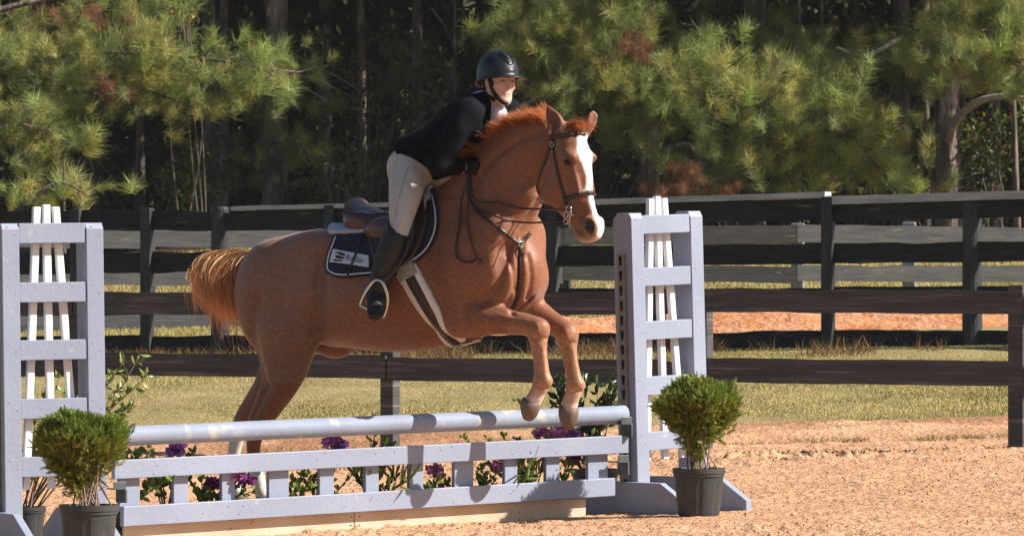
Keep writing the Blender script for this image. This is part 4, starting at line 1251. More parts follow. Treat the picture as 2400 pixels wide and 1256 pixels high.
# bridle
br = thing('bridle', HH.w(1330, 400, -.08), 'brown leather bridle with steel bit on the horse\'s head', 'bridle')
def hstrap(name, pts, w, th=.005, off=.002, both=True, m=m_leather):
    o = strap(name, pts, w, th, m, br, off, 5)
    if both: far_copy(o, name, m, br, HH)
hstrap('browband', [(1293, 322), (1308, 320), (1330, 317), (1352, 314), (1372, 314)], .024, .008, .003)
hstrap('headpiece', [(1303, 296), (1297, 308), (1295, 326)], .026)
hstrap('cheekpiece', [(1296, 326), (1299, 352), (1305, 392), (1314, 432), (1324, 462), (1331, 486)], .019, .006)
hstrap('noseband', [(1322, 470), (1336, 464), (1354, 458), (1374, 453), (1388, 452)], .024, .008, .003)
hstrap('throatlatch', [(1295, 332), (1284, 368), (1268, 404), (1260, 436), (1263, 455)], .010, .004)
c, n_ = drape(1297, 339, .010); o1 = n_.orthogonal().normalized(); o2 = n_.cross(o1).normalized()
mb = MB(); mb.tube([c + o1 * .013 * math.cos(a) + o2 * .013 * math.sin(a) for a in np.linspace(0, 6.283, 13)], .0028, 6, False); mb.build('buckle', m_steel2, br, True)
def ringp(px, py, r, lat=-.085):
    c = HH.w(px, py, lat)
    return [c + HH.fw * r * math.cos(a) + np.array([0, 0, r * math.sin(a)]) for a in np.linspace(0, 6.283, 17)]
for px, py, r in ((1333, 490, .018), (1327, 503, .016), (1326, 519, .014)):
    mb = MB(); mb.tube(ringp(px, py, r), .0032, 7, False); o = mb.build('bit_ring', m_steel2, br, True)
mb = MB(); mb.tube([HH.w(1337, 482, -.08), HH.w(1338, 500, -.085), HH.w(1333, 526, -.088)], [.005, .006, .005], 8); mb.build('bit_shank', m_brass, br, True)
mb = MB(); mb.tube([HH.w(1333, 503, -.085), HH.w(1350, 505, -.05)], .006, 8); mb.build('mouthpiece', m_steel2, br, True)

# reins
rn = thing('reins', HB.w(1100, 470, -.2), 'pair of thin dark leather reins from the bit to the rider\'s hands', 'reins')
def free(pts, w=.011, nm='rein'):
    q = catmull(np.array(pts, float), 5); V, F = ribbon(q, [-HB.lat * .95 + np.array([0, 0, .1])] * len(q), w, .0035); return mk(nm, V, F, m_leather, rn, True)
D_ = lambda x, y, o=.02: np.array(drape(x, y, o)[0])
free([HH.w(1322, 492, -.09), HH.w(1290, 490, -.13), D_(1225, 484, .04), D_(1170, 480, .03), D_(1125, 474, .03), HB.w(1106, 440, -.20), HB.w(1104, 402, -.16)])
free([HH.w(1320, 519, -.09), HH.w(1280, 521, -.14), D_(1215, 519, .03), D_(1165, 512, .02), D_(1122, 490, .025), HB.w(1104, 445, -.21), HB.w(1101, 404, -.16)])
free([HB.w(1099, 405, -.17), D_(1092, 470, .03), D_(1080, 530, .014), D_(1071, 585, .012), D_(1080, 610, .012), D_(1105, 614, .012), D_(1120, 607, .012), D_(1137, 617, .012)], .012, 'rein_end')
free([HB.w(1104, 405, -.17), D_(1103, 480, .025), D_(1100, 530, .012), D_(1107, 575, .012), D_(1120, 605, .013)], .008, 'rein_end')
free([HH.w(1327, 503, .09), HH.w(1275, 478, .10), HB.w(1262, 468, .03)], .011, 'rein')
# ------------------------------------------------------------------ rider
m_skin = mat('skin', (1, 1, 1), (.93, .9, .9), rough=.5, scale=60, spec=.35, attr='tint', sss=.12)
m_jacket = mat('black_navy_jacket', (.0045, .0050, .0085), (.0075, .0080, .013), rough=.9, scale=60, bump=.0015, bscale=30, spec=.15)
m_breech = mat('beige_breeches', (.53, .475, .44), (.48, .43, .395), rough=.8, scale=10, bump=.002, bscale=22, spec=.2, sheen=.1)
m_boot = mat('black_boot_leather', (.011, .011, .011), (.020, .020, .019), rough=.52, scale=14, bump=.002, bscale=30, spec=.4)
m_glove = mat('black_glove', (.010, .009, .010), rough=.7, spec=.3)
m_shirt = mat('pale_pink_shirt', (.66, .58, .64), (.60, .52, .58), rough=.8, scale=30, bump=.001, bscale=60)
m_helm = mat('matt_black_helmet', (.008, .0095, .013), (.010, .0115, .016), rough=.40, scale=20, bump=.0003, bscale=300, spec=.5)
m_gloss = mat('gloss_black_trim', (.004, .004, .005), rough=.12, spec=.6)
m_strap = mat('dark_brown_harness', (.018, .012, .011), (.026, .017, .015), rough=.75, scale=40)
m_hair = mat('dark_brown_hair', (.035, .020, .013), (.05, .03, .02), rough=.6, scale=60)

HC = HB.w(1169, 191, 0.0)                      # centre of the head at eye level
yaw = math.radians(55)
hx, hy, hz = np.array([math.cos(yaw), -math.sin(yaw), 0]), np.array([math.sin(yaw), math.cos(yaw), 0]), np.array([0, 0, 1.0])
tilt = math.radians(0.5)                          # chin a little forward and up
hx, hz = hx * math.cos(tilt) + hz * math.sin(tilt), hz * math.cos(tilt) - hx * math.sin(tilt)
def hp_(x, y, z): return HC + hx * x + hy * y + hz * z
def hpl(x, y, z): return HB.w2l(hp_(x, y, z))
hX, hY, hZ = HB.dirl(hx), HB.dirl(hy), HB.dirl(hz)
hAx = [hX, hY, hZ]

def arm(sd, e):
    if sd < 0: return [(1098, 266, -.180, .064), (1066, 318, -.230, .058), (1034, 366, -.262, .050), (1025, 384, -.266, .047), (1042, 393, -.245, .045), (1064, 392, -.195, .041), (1084, 391, -.150, .033)]
    return [(1186, 264, .185, .064), (1182, 312, .235, .058), (1165, 360, .255, .050), (1160, 380, .25, .047), (1150, 392, .19, .044), (1135, 394, .12, .040), (1122, 394, .075, .033)]
def near_leg(e=0): return [(958, 392, -.085, .108), (956, 420, -.15, .102), (950, 455, -.225, .088), (943, 495, -.295, .070), (938, 526, -.335, .058), (926, 560, -.370, .062), (912, 597, -.385, .063), (899, 634, -.390, .053), (888, 668, -.392, .043), (882, 690, -.392, .042)]
def far_leg(e=0):
    out = []
    for px, py, lat, r in near_leg():
        q = HB.l(px, py, lat); q[1] *= -1; out.append((q, r))
    return out
def rt(px, py, lat, r1, r2=None): return [*HB.l(px, py, lat), r1, r2 or r1]
torso = [(970, 388, 0, .150, .112), (1008, 366, 0, .138, .105), (1052, 328, 0, .145, .112), (1090, 294, 0, .158, .115), (1122, 262, 0, .150, .088), (1138, 244, 0, .085, .062)]
def fit(sdf_, lo, hi): pass

b = SDF((-.95, -.62, .95), (.22, .62, 2.62), .0075)
b.tube([rt(px, py, l, r1 * .93, r2 * .93) for px, py, l, r1, r2 in torso], LAT, k=0, sub=4)
for sd_ in (-1, 1): b.tube([rt(px, py, l, r * .9) for px, py, l, r in arm(sd_, 0)], LAT, k=.03)
b.tube([rt(px, py, l, r * .92) for px, py, l, r in near_leg()], LAT, k=.04)
b.tube([[*q, r * .92, r * .92] for q, r in far_leg()], LAT, k=.04)
# neck
nb = HB.l(1140, 246, 0)
b.tube([[*nb, .062, .062], [*(nb * .5 + hpl(-.02, 0, -.09) * .5), .055, .055], [*hpl(-.012, 0, -.07), .054, .056], [*hpl(-.012, 0, -.02), .054, .056]], LAT, k=.03)
body_core = b
hd = SDF(hpl(0, 0, 0) - .19, hpl(0, 0, 0) + .21, .0034)
hd.tube([[*nb, .062, .062], [*(nb * .5 + hpl(-.02, 0, -.09) * .5), .055, .055], [*hpl(-.012, 0, -.07), .054, .056], [*hpl(-.012, 0, -.02), .054, .056]], LAT, k=0)
def head(s):
    s.ell(hpl(-.012, 0, .038), (.098, .076, .100), hAx, k=.02)
    s.tube([[*hpl(.030, 0, .03), .064, .058], [*hpl(.032, 0, -.015), .063, .056], [*hpl(.034, 0, -.055), .055, .050], [*hpl(.044, 0, -.088), .040, .038], [*hpl(.056, 0, -.106), .026, .026]], hY, k=.03, sub=4)
    s.tube([[*hpl(-.01, -.055, -.045), .012, .014], [*hpl(.02, -.050, -.085), .012, .014], [*hpl(.055, -.018, -.110), .012, .012]], hY, k=.035)
    s.tube([[*hpl(-.01, .055, -.045), .012, .014], [*hpl(.02, .050, -.085), .012, .014], [*hpl(.055, .018, -.110), .012, .012]], hY, k=.035)
    s.ell(hpl(.066, 0, -.108), (.020, .024, .016), hAx, k=.014)             # chin
    for y in (-1, 1):
        s.ell(hpl(.054, y * .042, -.030), (.026, .022, .022), hAx, k=.02)   # cheekbone
        s.ell(hpl(.076, y * .033, .020), (.016, .024, .009), hAx, k=.012)   # brow
        s.ell(hpl(.094, y * .031, -.001), (.014, .018, .0105), hAx, k=.010, op='sub')
        s.ell(hpl(.0735, y * .031, .0085), (.0135, .0165, .0075), hAx, k=.004)
        s.ell(hpl(.0715, y * .031, -.0108), (.0125, .0155, .0060), hAx, k=.005)
        s.ell(hpl(-.008, y * .074, -.008), (.016, .007, .030), hAx, k=.006) # ear
        s.ell(hpl(-.004, y * .082, -.004), (.008, .006, .017), hAx, k=.004, op='sub')
        s.ell(hpl(.093, y * .0095, -.042), (.008, .0055, .0055), hAx, k=.005)
    s.tube([[*hpl(.084, 0, .012), .0065, .009], [*hpl(.092, 0, -.015), .0068, .010], [*hpl(.101, 0, -.038), .0080, .0085]], hY, k=.012)
    s.ell(hpl(.076, 0, -.062), (.010, .020, .012), hAx, k=.014)
    s.ell(hpl(.0800, 0, -.0735), (.0066, .0175, .0046), hAx, k=.008)
    s.ell(hpl(.0785, 0, -.0840), (.0070, .0155, .0054), hAx, k=.008)
    s.ell(hpl(.0890, 0, -.0788), (.008, .015, .0012), hAx, k=.002, op='sub')
head(hd); hd.blur(1)
hv, hf = hd.surface()
# merge: trunk and limbs get the coarse field, head the fine one, welded at the neck into one body
head(b); b.blur(1)
BV, BF = b.surface(); BV, BF = main_piece(BV, BF)
rider = thing('person', HB.w(960, 560, 0), 'rider in black jacket, beige breeches and black helmet leaning forward in the saddle', 'person')
def skin_tint(W):
    q = W - HC; x, y, z = q @ hx, q @ hy, q @ hz
    C = np.tile(np.array([[.69, .42, .36]]), (len(W), 1))
    C = blend(C, np.exp(-((np.abs(y) - .042) / .018) ** 2 - ((z + .032) / .022) ** 2) * (x > .03) * .35, (.76, .36, .32))
    C = blend(C, sstep(.0135, .009, np.abs(z + .0788)) * sstep(.024, .018, np.abs(y)) * (x > .070) * .4, (.62, .26, .24))
    C = blend(C, np.exp(-((z - .021) / .0048) ** 2) * ((np.abs(y) > .014) & (np.abs(y) < .052) & (x > .055)) * .45, (.28, .16, .10))
    C = blend(C, np.exp(-((z + .001) / .0085) ** 2 - ((np.abs(y) - .031) / .017) ** 2) * (x > .05) * .45, (.26, .14, .11))
    return C
# the body: fine head surface above the collar, one continuous mesh from collar to boots hidden by the clothes
BW = HB.l2w(BV)
zq = (BW - HC) @ hz
keep = ~((zq > -.150) & (np.linalg.norm(BW - HC, axis=1) < .20))
mp = np.cumsum(keep) - 1
BF2 = mp[BF[keep[BF].all(1)]]
hW = HB.l2w(hv); keep2 = (hW - HC) @ hz > -.158; mp2 = np.cumsum(keep2) - 1
hf2 = mp2[hf[keep2[hf].all(1)]]
nb0 = keep.sum()
VV = np.concatenate([BW[keep], hW[keep2]]); FF = np.concatenate([BF2, hf2 + nb0])
body_o = mk('body', VV, FF, m_skin, rider, True, skin_tint(VV))
htree = BVHTree.FromPolygons([tuple(v) for v in hW], [tuple(f) for f in hf.tolist()])
m_eyew = mat('eye_white', (.30, .26, .24), rough=.2); m_iris = mat('iris', (.06, .05, .04), rough=.1, spec=.6)
for y in (-1, 1):
    c = hp_(.0725, y * .031, -.001)
    q = MB().lathe((0, 0, 0), [(.0125 * math.sin(a), .0125 * math.cos(a)) for a in np.linspace(.02, 3.12, 9)], 14)
    e = mk('eye', np.array(q.V) + c, q.F, m_eyew, rider, True)
    c2 = c + hx * .0072 + hy * .0015
    q = MB().lathe((0, 0, 0), [(.0070 * math.sin(a), .0070 * math.cos(a)) for a in np.linspace(.02, 3.12, 7)], 12)
    mk('iris', np.array(q.V) + c2, q.F, m_iris, e, True)
# hair at the nape
q = SDF(hpl(0, 0, 0) - .2, hpl(0, 0, 0) + .2, .006)
q.ell(hpl(-.042, 0, .02), (.074, .077, .085), hAx, k=0)
V, F = q.surface(); mk('hair', HB.l2w(V), F, m_hair, rider, True)

def cut(s, p, n):
    """keep the side of the plane that n points away from (world point, world normal)"""
    pl, nl = HB.w2l(np.array(p)), HB.dirl(np.array(n) / np.linalg.norm(n))
    x, y, z = s.ax[0][:, None, None] - pl[0], s.ax[1][None, :, None] - pl[1], s.ax[2][None, None, :] - pl[2]
    s.D = np.maximum(s.D, (x * nl[0] + y * nl[1] + z * nl[2]).astype(np.float32))
def plane_px(a, b, keep_px, lat=0.0):
    """plane holding two landmarks and the sideways axis; normal points away from the kept landmark"""
    A, B_, Kp = HB.w(*a, lat), HB.w(*b, lat), HB.w(*keep_px, lat)
    n = np.cross(B_ - A, HB.lat); n /= np.linalg.norm(n)
    if np.dot(Kp - A, n) > 0: n = -n
    return A, n
def folds(s, amp, f, seed):
    """cloth creases: low-frequency ripple added to the field"""
    r = np.random.default_rng(seed); x, y, z = s.ax[0][:, None, None], s.ax[1][None, :, None], s.ax[2][None, None, :]
    tot = 0
    for k in range(5):
        d = r.normal(size=3); d /= np.linalg.norm(d); ph = r.random() * 6.28; ff = f * (.6 + r.random())
        tot = tot + np.sin((d[0] * x + d[1] * y + d[2] * z) * ff + ph + 1.3 * np.sin((d[1] * x - d[0] * z + d[2] * y) * ff * .7))
    s.D = s.D + (amp * tot / 2.2).astype(np.float32)

# breeches
q = SDF((-.80, -.52, 1.36), (-.05, .52, 2.08), .0065)
q.tube([rt(px, py, l, r1 * 1.02, r2) for px, py, l, r1, r2 in [(970, 400, 0, .150, .108), (1008, 380, 0, .138, .100)]], LAT, k=0, sub=4)
q.ell(HB.l(962, 394, -.07), (.115, .10, .11), None, k=.05); q.ell(HB.l(998, 394, .07), (.115, .10, .11), None, k=.05)
q.tube([rt(px, py, l, r + .004) for px, py, l, r in near_leg()[:7]], LAT, k=.05)
q.tube([[*p, r + .004, r + .004] for p, r in far_leg()[:7]], LAT, k=.05)
folds(q, .0018, 42, 4)
V, F = q.surface(); mk('breeches', *main_piece(HB.l2w(V), F), m_breech, rider, True)
# seam down the near thigh
btree = BVHTree.FromPolygons([tuple(v) for v in HB.l2w(V)], [tuple(f) for f in F.tolist()])
strap('breeches_seam', [(957, 390), (945, 430), (934, 470), (927, 510)], .004, .0015, mat('seam_thread', (.27, .22, .175), rough=.9), rider, .0, 4, tree=btree)

# boots
def boot(legpts, toe_dir, name):
    q = SDF(np.min([p[0] for p in legpts], 0) - [.16, .26, .16], np.max([p[0] for p in legpts], 0) + [.2, .26, .12], .0065)
    q.tube([[*p, r + .012, r + .012] for p, r in legpts], LAT, k=0, sub=4)
    an = legpts[-1][0]; td = np.array(toe_dir, float); td /= np.linalg.norm(td)
    up = np.array([0, 0, 1.0]); heel = an - td * .045 + up * -.045
    ball = an + td * .115 - up * .070; toe = an + td * .165 - up * .085
    q.tube([[*heel, .042, .046], [*(an + td * .03 - up * .040), .046, .058], [*(an + td * .08 - up * .062), .048, .044], [*ball, .050, .036], [*toe, .038, .028]], np.cross(td, up), k=.03, sub=4)
    folds(q, .0016, 55, 9)
    q.blur(1)
    return q
nl = [(HB.l(px, py, l), r) for px, py, l, r in near_leg()[4:]]
td = np.array([.45, -.80, -.18])
q = boot(nl, td, 'boot'); A, n = plane_px((896, 502), (954, 556), (880, 660), -.37); cut(q, A, n)
V, F = q.surface(); bo = mk('boot', *main_piece(HB.l2w(V), F), m_boot, rider, True)
fl = [(np.array([p[0], -p[1], p[2]]), r) for p, r in nl]
q = boot(fl, td * [1, -1, 1], 'boot'); cut(q, A, n)
V, F = q.surface(); mk('boot', *main_piece(HB.l2w(V), F), m_boot, rider, True)

# jacket
q = SDF((-.95, -.42, 1.66), (.20, .42, 2.45), .0065)
q.tube([rt(918, 388, 0, .168, .122), rt(955, 377, 0, .184, .137), rt(990, 368, 0, .182, .142), rt(1025, 354, 0, .168, .142), rt(1062, 322, 0, .172, .145), rt(1094, 292, 0, .185, .138), rt(1120, 262, 0, .172, .105), rt(1135, 243, 0, .115, .072)], LAT, k=0, sub=4)
q.ell(HB.l(1122, 300, 0), (.10, .15, .12), None, k=.06)
for sd_ in (-1, 1):
    a_ = arm(sd_, 0)
    q.ell(HB.l(a_[0][0], a_[0][1] - 2, a_[0][2]), (.08, .07, .078), None, k=.05)
    q.tube([rt(px, py, l, r + .013) for px, py, l, r in a_[:6]] + [rt(a_[6][0] - 9 * (1 if sd_ < 0 else -1), a_[6][1], a_[6][2] - .015 * (1 if sd_ < 0 else -1), .043)], LAT, k=.035)
A, n = plane_px((906, 322), (982, 420), (1080, 280), -.14)
# hem cut applies to the trunk only: sleeves lie outside it
cut(q, A, n)
# collar opening: a wedge below the chin
q.ell(hpl(.062, -.018, -.195), (.075, .046, .115), [hX, hY, hZ], k=.012, op='sub')
q.ell(hpl(-.002, 0, -.100), (.066, .064, .055), hAx, k=.008, op='sub')
folds(q, .0050, 30, 12)
V, F = q.surface(); V, F = main_piece(HB.l2w(V), F); jk = mk('jacket', V, F, m_jacket, rider, True)
jtree = BVHTree.FromPolygons([tuple(v) for v in V], [tuple(f) for f in F.tolist()])
# lapels
for nm, pts, w in (('lapel', [(1138, 224), (1141, 245), (1147, 270), (1152, 292)], .030), ('lapel', [(1183, 250), (1178, 268), (1168, 288)], .030), ('back_seam', [(1102, 216), (1060, 262), (1010, 310), (962, 352)], .004), ('pocket_flap', [(985, 352), (1003, 372), (1012, 384)], .03)):
    strap(nm, pts, w, .004, m_jacket, rider, .001, 5, tree=jtree)
# shirt collar
q = SDF(hpl(0, 0, -.15) - .2, hpl(0, 0, -.12) + .16, .005)
q.tube([rt(1105, 275, 0, .10, .095), rt(1128, 250, 0, .095, .085), [*(nb * .75 + hpl(-.02, 0, -.09) * .25), .069, .069], [*(nb * .42 + hpl(-.02, 0, -.09) * .58), .0625, .0625]], LAT, k=0)
q.ell(hpl(.012, -.012, -.21), (.055, .05, .10), hAx, k=.03)
q.ell(hpl(.062, -.006, -.110), (.05, .030, .042), hAx, k=.008, op='sub')
cut(q, hp_(-.020, 0, -.098), hz * .70 + hx * .66)
folds(q, .0012, 60, 3)
V, F = q.surface(); mk('shirt', *main_piece(HB.l2w(V), F), m_shirt, rider, True)
# cuff
c0, c1 = HB.w(1066, 391, -.19), HB.w(1081, 391, -.158)
mb = MB(); mb.tube([c0, c0 * .5 + c1 * .5, c1], [.044, .044, .041], 18, False); mb.build('shirt_cuff', m_shirt, rider, True)

# gloved hands closed on the reins
def hand(px, py, lat, sd_, nm):
    c = HB.l(px, py, lat); q = SDF(c - .11, c + .11, .0042)
    f, l_, u = np.array([.85, 0, -.2]), np.array([0, 1.0 * sd_, 0]), np.array([.2, 0, .97])
    q.tube([[*(c - f * .055), .026, .022], [*(c - f * .015), .040, .022], [*(c + f * .025), .042, .022]], u, k=0)
    for i, (o_, ln) in enumerate(((.030, .95), (.010, 1.05), (-.010, 1.0), (-.029, .8))):
        k_ = c + f * .030 + u * o_
        q.tube([[*k_, .0105, .0105], [*(k_ + f * .026 * ln - l_ * .006), .0100, .0100], [*(k_ + f * .030 * ln - l_ * .030), .0095, .0095], [*(k_ + f * .004 - l_ * .040), .0090, .0090], [*(k_ - f * .010 - l_ * .028), .0085, .0085]], u, k=.004, sub=3)
    q.tube([[*(c - f * .020 + u * .034 - l_ * .010), .0125, .0125], [*(c + f * .008 + u * .048 - l_ * .022), .0115, .0115], [*(c + f * .034 + u * .046 - l_ * .030), .0100, .0100]], l_, k=.010, sub=3)
    V, F = q.surface(); mk(nm, *main_piece(HB.l2w(V), F), m_glove, rider, True)
hand(1099, 391, -.128, -1, 'glove'); hand(1118, 388, .06, 1, 'glove')

# helmet
hm_ = thing('riding_helmet', hp_(0, 0, .03), 'matt black riding helmet with small peak and chin harness on the rider', 'helmet')
naz, V, F = 64, [], []
prof = [0, .12, .26, .4, .54, .68, .8, .9, .97, 1.0]
hcx, Rf, Rl, Rt = -.010, .132, .108, .132
for k in range(naz):
    az = 2 * math.pi * k / naz; ca, sa = math.cos(az), math.sin(az)
    zr = .016 + .012 * max(ca, 0) - .030 * max(-ca, 0) ** 1.5
    for t in prof:
        ph = t * math.pi / 2 * 1.10
        r = math.sin(min(ph, 1.62)); z = .040 + Rt * math.cos(ph)
        zz = max(z, zr)
        if t == 1.0: zz = zr
        V.append(hp_(hcx + Rf * r * ca, Rl * r * sa, zz))
    e = max(ca, 0) ** 1.1
    for j, (ex, dz) in enumerate(((.006 + .020 * e, -.003 - .002 * e), (.009 + .040 * e, -.007 - .004 * e), (.009 + .0405 * e, -.011 - .004 * e), (.000, -.008))):
        V.append(hp_(hcx + (Rf + ex) * ca, (Rl + ex * .8) * sa, zr + dz))
nr = len(prof) + 4
for k in range(naz):
    k2 = (k + 1) % naz
    for i in range(nr - 1): F.append((k * nr + i, k * nr + i + 1, k2 * nr + i + 1, k2 * nr + i))
shell = mk('shell', V, F, m_helm, hm_, True)
sv = np.array(V); stree = BVHTree.FromPolygons([tuple(v) for v in sv], F)
def on_helm(az, el, off):
    """point on the shell by azimuth and elevation about its centre"""
    d = hx * math.cos(el) * math.cos(az) + hy * math.cos(el) * math.sin(az) + hz * math.sin(el)
    c = Vector(hp_(hcx, 0, .04)); h, n, i, t = stree.ray_cast(c + Vector(d) * .4, -Vector(d))
    if n.dot(Vector(d)) < 0: n = -n
    return h + n * off, n
for k, (e0, wdt, dp) in enumerate(((.34, .36, .34), (.47, .32, .30), (.60, .27, .26), (.73, .21, .2))):
    pp = [on_helm(a, e0 + dp * (abs(a) / wdt) ** 1.4, .0005) for a in np.linspace(-wdt * 1.5, wdt * 1.5, 15)]
    V, F = ribbon([p[0] for p in pp], [p[1] for p in pp], .011, .0025, [max(.15, 1 - (abs(i - 7) / 7) ** 2) for i in range(15)])
    mk('vent_ridge', V, F, m_gloss if k % 2 == 0 else m_helm, shell, True)
c, n_ = on_helm(0, .15, .001); o1 = hy; o2 = np.cross(n_, o1)
V = [c + n_ * .001 + Vector(o1 * .009 * math.cos(a) + o2 * .0055 * math.sin(a)) for a in np.linspace(0, 6.283, 17)[:-1]]
bd = mk('badge', V, [tuple(range(16))], m_wpipe, shell)
V = [c + n_ * .0018 + Vector(o1 * .0055 * math.cos(a) + o2 * .0026 * math.sin(a)) for a in np.linspace(0, 6.283, 17)[:-1]]
mk('badge_mark', V, [tuple(range(16))], m_ink, shell)
strap('chin_strap', [(1148, 184), (1151, 200), (1157, 216), (1167, 230), (1179, 240), (1188, 244)], .023, .006, m_strap, hm_, .002, 5, tree=htree)
strap('rear_strap', [(1117, 192), (1122, 204), (1134, 216), (1148, 227), (1162, 234)], .026, .007, m_strap, hm_, .004, 5, tree=htree)
strap('front_strap', [(1150, 186), (1156, 196), (1152, 206)], .018, .005, m_strap, hm_, .003, 4, tree=htree)
# ------------------------------------------------------------------ woods
m_bark = mat('pine_bark', (.20, .16, .135), (.070, .054, .046), rough=.9, scale=7, stretch=(1, 1, .28), detail=6, bump=.05, bscale=9, spec=.15, c3=(.34, .29, .25), scale3=9, lo3=.56, hi3=.68)
m_palebark = mat('pale_dead_limb', (.46, .42, .37), (.30, .26, .23), rough=.9, scale=6, bump=.01, bscale=12)
m_twig = mat('grey_twig', (.16, .13, .10), (.09, .07, .055), rough=.9, scale=8)
m_needle = mat('pine_needles', (.28, .30, .09), (.385, .385, .125), rough=.5, scale=.9, spec=.3, attr='tint', trans=.35)
m_dead = mat('dead_brown_needles', (.22, .105, .055), (.30, .15, .08), rough=.8, scale=1.5, attr='tint', trans=.25)
m_leaf = mat('understorey_leaves', (.060, .075, .026), (.095, .10, .035), rough=.45, scale=1.2, spec=.35, attr='tint', trans=.25)
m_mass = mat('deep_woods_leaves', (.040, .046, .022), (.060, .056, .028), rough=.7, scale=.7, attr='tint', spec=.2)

def tuft_shape(n, seed, ln=.25, w=.0080):
    """a burst of long needles round +z, one thin triangle each"""
    r = np.random.default_rng(seed); V = np.empty((n, 3, 3)); T = np.empty(n); sp_ = .5 + .5 * (seed % 4) / 3; bl_ = .30 - .18 * (seed % 4) / 3
    for i in range(n):
        th = math.acos(1 - r.random() * sp_); ph = r.random() * 6.283
        d = np.array([math.sin(th) * math.cos(ph), math.sin(th) * math.sin(ph), math.cos(th)])
        b = np.array([.03 * r.normal(), .03 * r.normal(), -bl_ + (bl_ + .04) * r.random()]); l = ln * (.7 + .5 * r.random())
        s_ = np.cross(d, r.normal(size=3)); s_ /= np.linalg.norm(s_)
        V[i] = [b - s_ * w / 2, b + s_ * w / 2, b + d * l + np.array([0, 0, -.02 * r.random()])]; T[i] = .7 + .6 * r.random()
    return V, T
TUFTS = [tuft_shape(112, 40 + k) for k in range(8)]
def place_tufts(pos, dirs, scl, tint, seed):
    """one mesh from many tufts"""
    r = np.random.default_rng(seed); n = len(pos); Vs = []; Cs = []
    for i in range(n):
        V, T = TUFTS[i % 8]
        z = dirs[i] / (np.linalg.norm(dirs[i]) + 1e-9); x = np.cross(z, r.normal(size=3)); x /= np.linalg.norm(x); y = np.cross(z, x)
        M = np.stack([x, y, z], 0) * scl[i]
        Vs.append(V.reshape(-1, 3) @ M + pos[i]); Cs.append(np.repeat(T[:, None] * tint[i][None, :], 3, 0))
    V = np.concatenate(Vs); return V, np.arange(len(V)).reshape(-1, 3), np.concatenate(Cs)

def trunk_mesh(px, d, w, lean=0.0, top=17.0, seed=0, bend=0.0):
    r = np.random.default_rng(seed); x = (px - CX) * d / FPX; zb = float(gz(x, d)) - .3; R = w / 2 * d / FPX
    n, m_ = 22, 46; zs = np.concatenate([np.linspace(zb, zb + 7, 30), np.linspace(zb + 7.6, top, m_ - 30)]) if top > zb + 8.5 else np.linspace(zb, top, m_); V = []; F = []
    ph = r.random(n)
    for i, z in enumerate(zs):
        t = (z - zb) / (top - zb); rad = R * (1 - .62 * t) * (1 + .35 * math.exp(-(z - zb - .3) / .35))
        cx = x + lean * (z - zb) + bend * math.sin(z * .7 + seed) * .12; cy = d + .05 * math.sin(z * .5 + seed)
        for k in range(n):
            a = 2 * math.pi * k / n
            rr = rad * (1 + .07 * (ph[k] - .5) * 2 + .10 * (r.random() - .5))
            V.append((cx + rr * math.cos(a), cy + rr * math.sin(a), z))
    for i in range(m_ - 1):
        for k in range(n):
            k2 = (k + 1) % n; F.append((i * n + k, i * n + k2, (i + 1) * n + k2, (i + 1) * n + k))
    return V, np.array(F), (x, zb, R)

def bough(a, b, half, count, r, droop=.0):
    """side shoots along a bough from a to b (px, py, depth); returns tuft positions, directions and twig lines"""
    A, B_ = np.array(P(*a)), np.array(P(*b)); k = (a[2] + b[2]) / 2 / FPX
    pos, dirs, lines = [], [], []
    main = [A + (B_ - A) * t + np.array([0, 0, .25 * math.sin(t * 3.1) - droop * t * t]) for t in np.linspace(0, 1, 12)]
    lines.append((main, .05, .012))
    ax = (B_ - A) / np.linalg.norm(B_ - A)
    nsh = max(4, count // 6)
    for i in range(nsh):
        t = r.random() ** .85; c = A + (B_ - A) * t + np.array([0, 0, .25 * math.sin(t * 3.1) - droop * t * t])
        h = half * k * math.sin(min(max(t, .12), .93) * math.pi) ** .5
        off = np.array([r.normal() * .25, r.normal() * .75, 0]) + np.array([0, 0, (r.random() * 2 - 1) * h])
        e = c + off + ax * .35 * r.random()
        mid = (c + e) / 2 + np.array([0, 0, -.08]); lines.append(([c, mid, e], .016, .006))
        for j in range(5):
            q = .45 + .55 * r.random(); p = c + (e - c) * q + r.normal(size=3) * np.array([.28, .28, .20])
            dd = (e - c) / (np.linalg.norm(e - c) + 1e-6) * .7 + np.array([.25, -.1, .75]) + r.normal(size=3) * .35
            pos.append(p); dirs.append(dd)
    return pos, dirs, lines

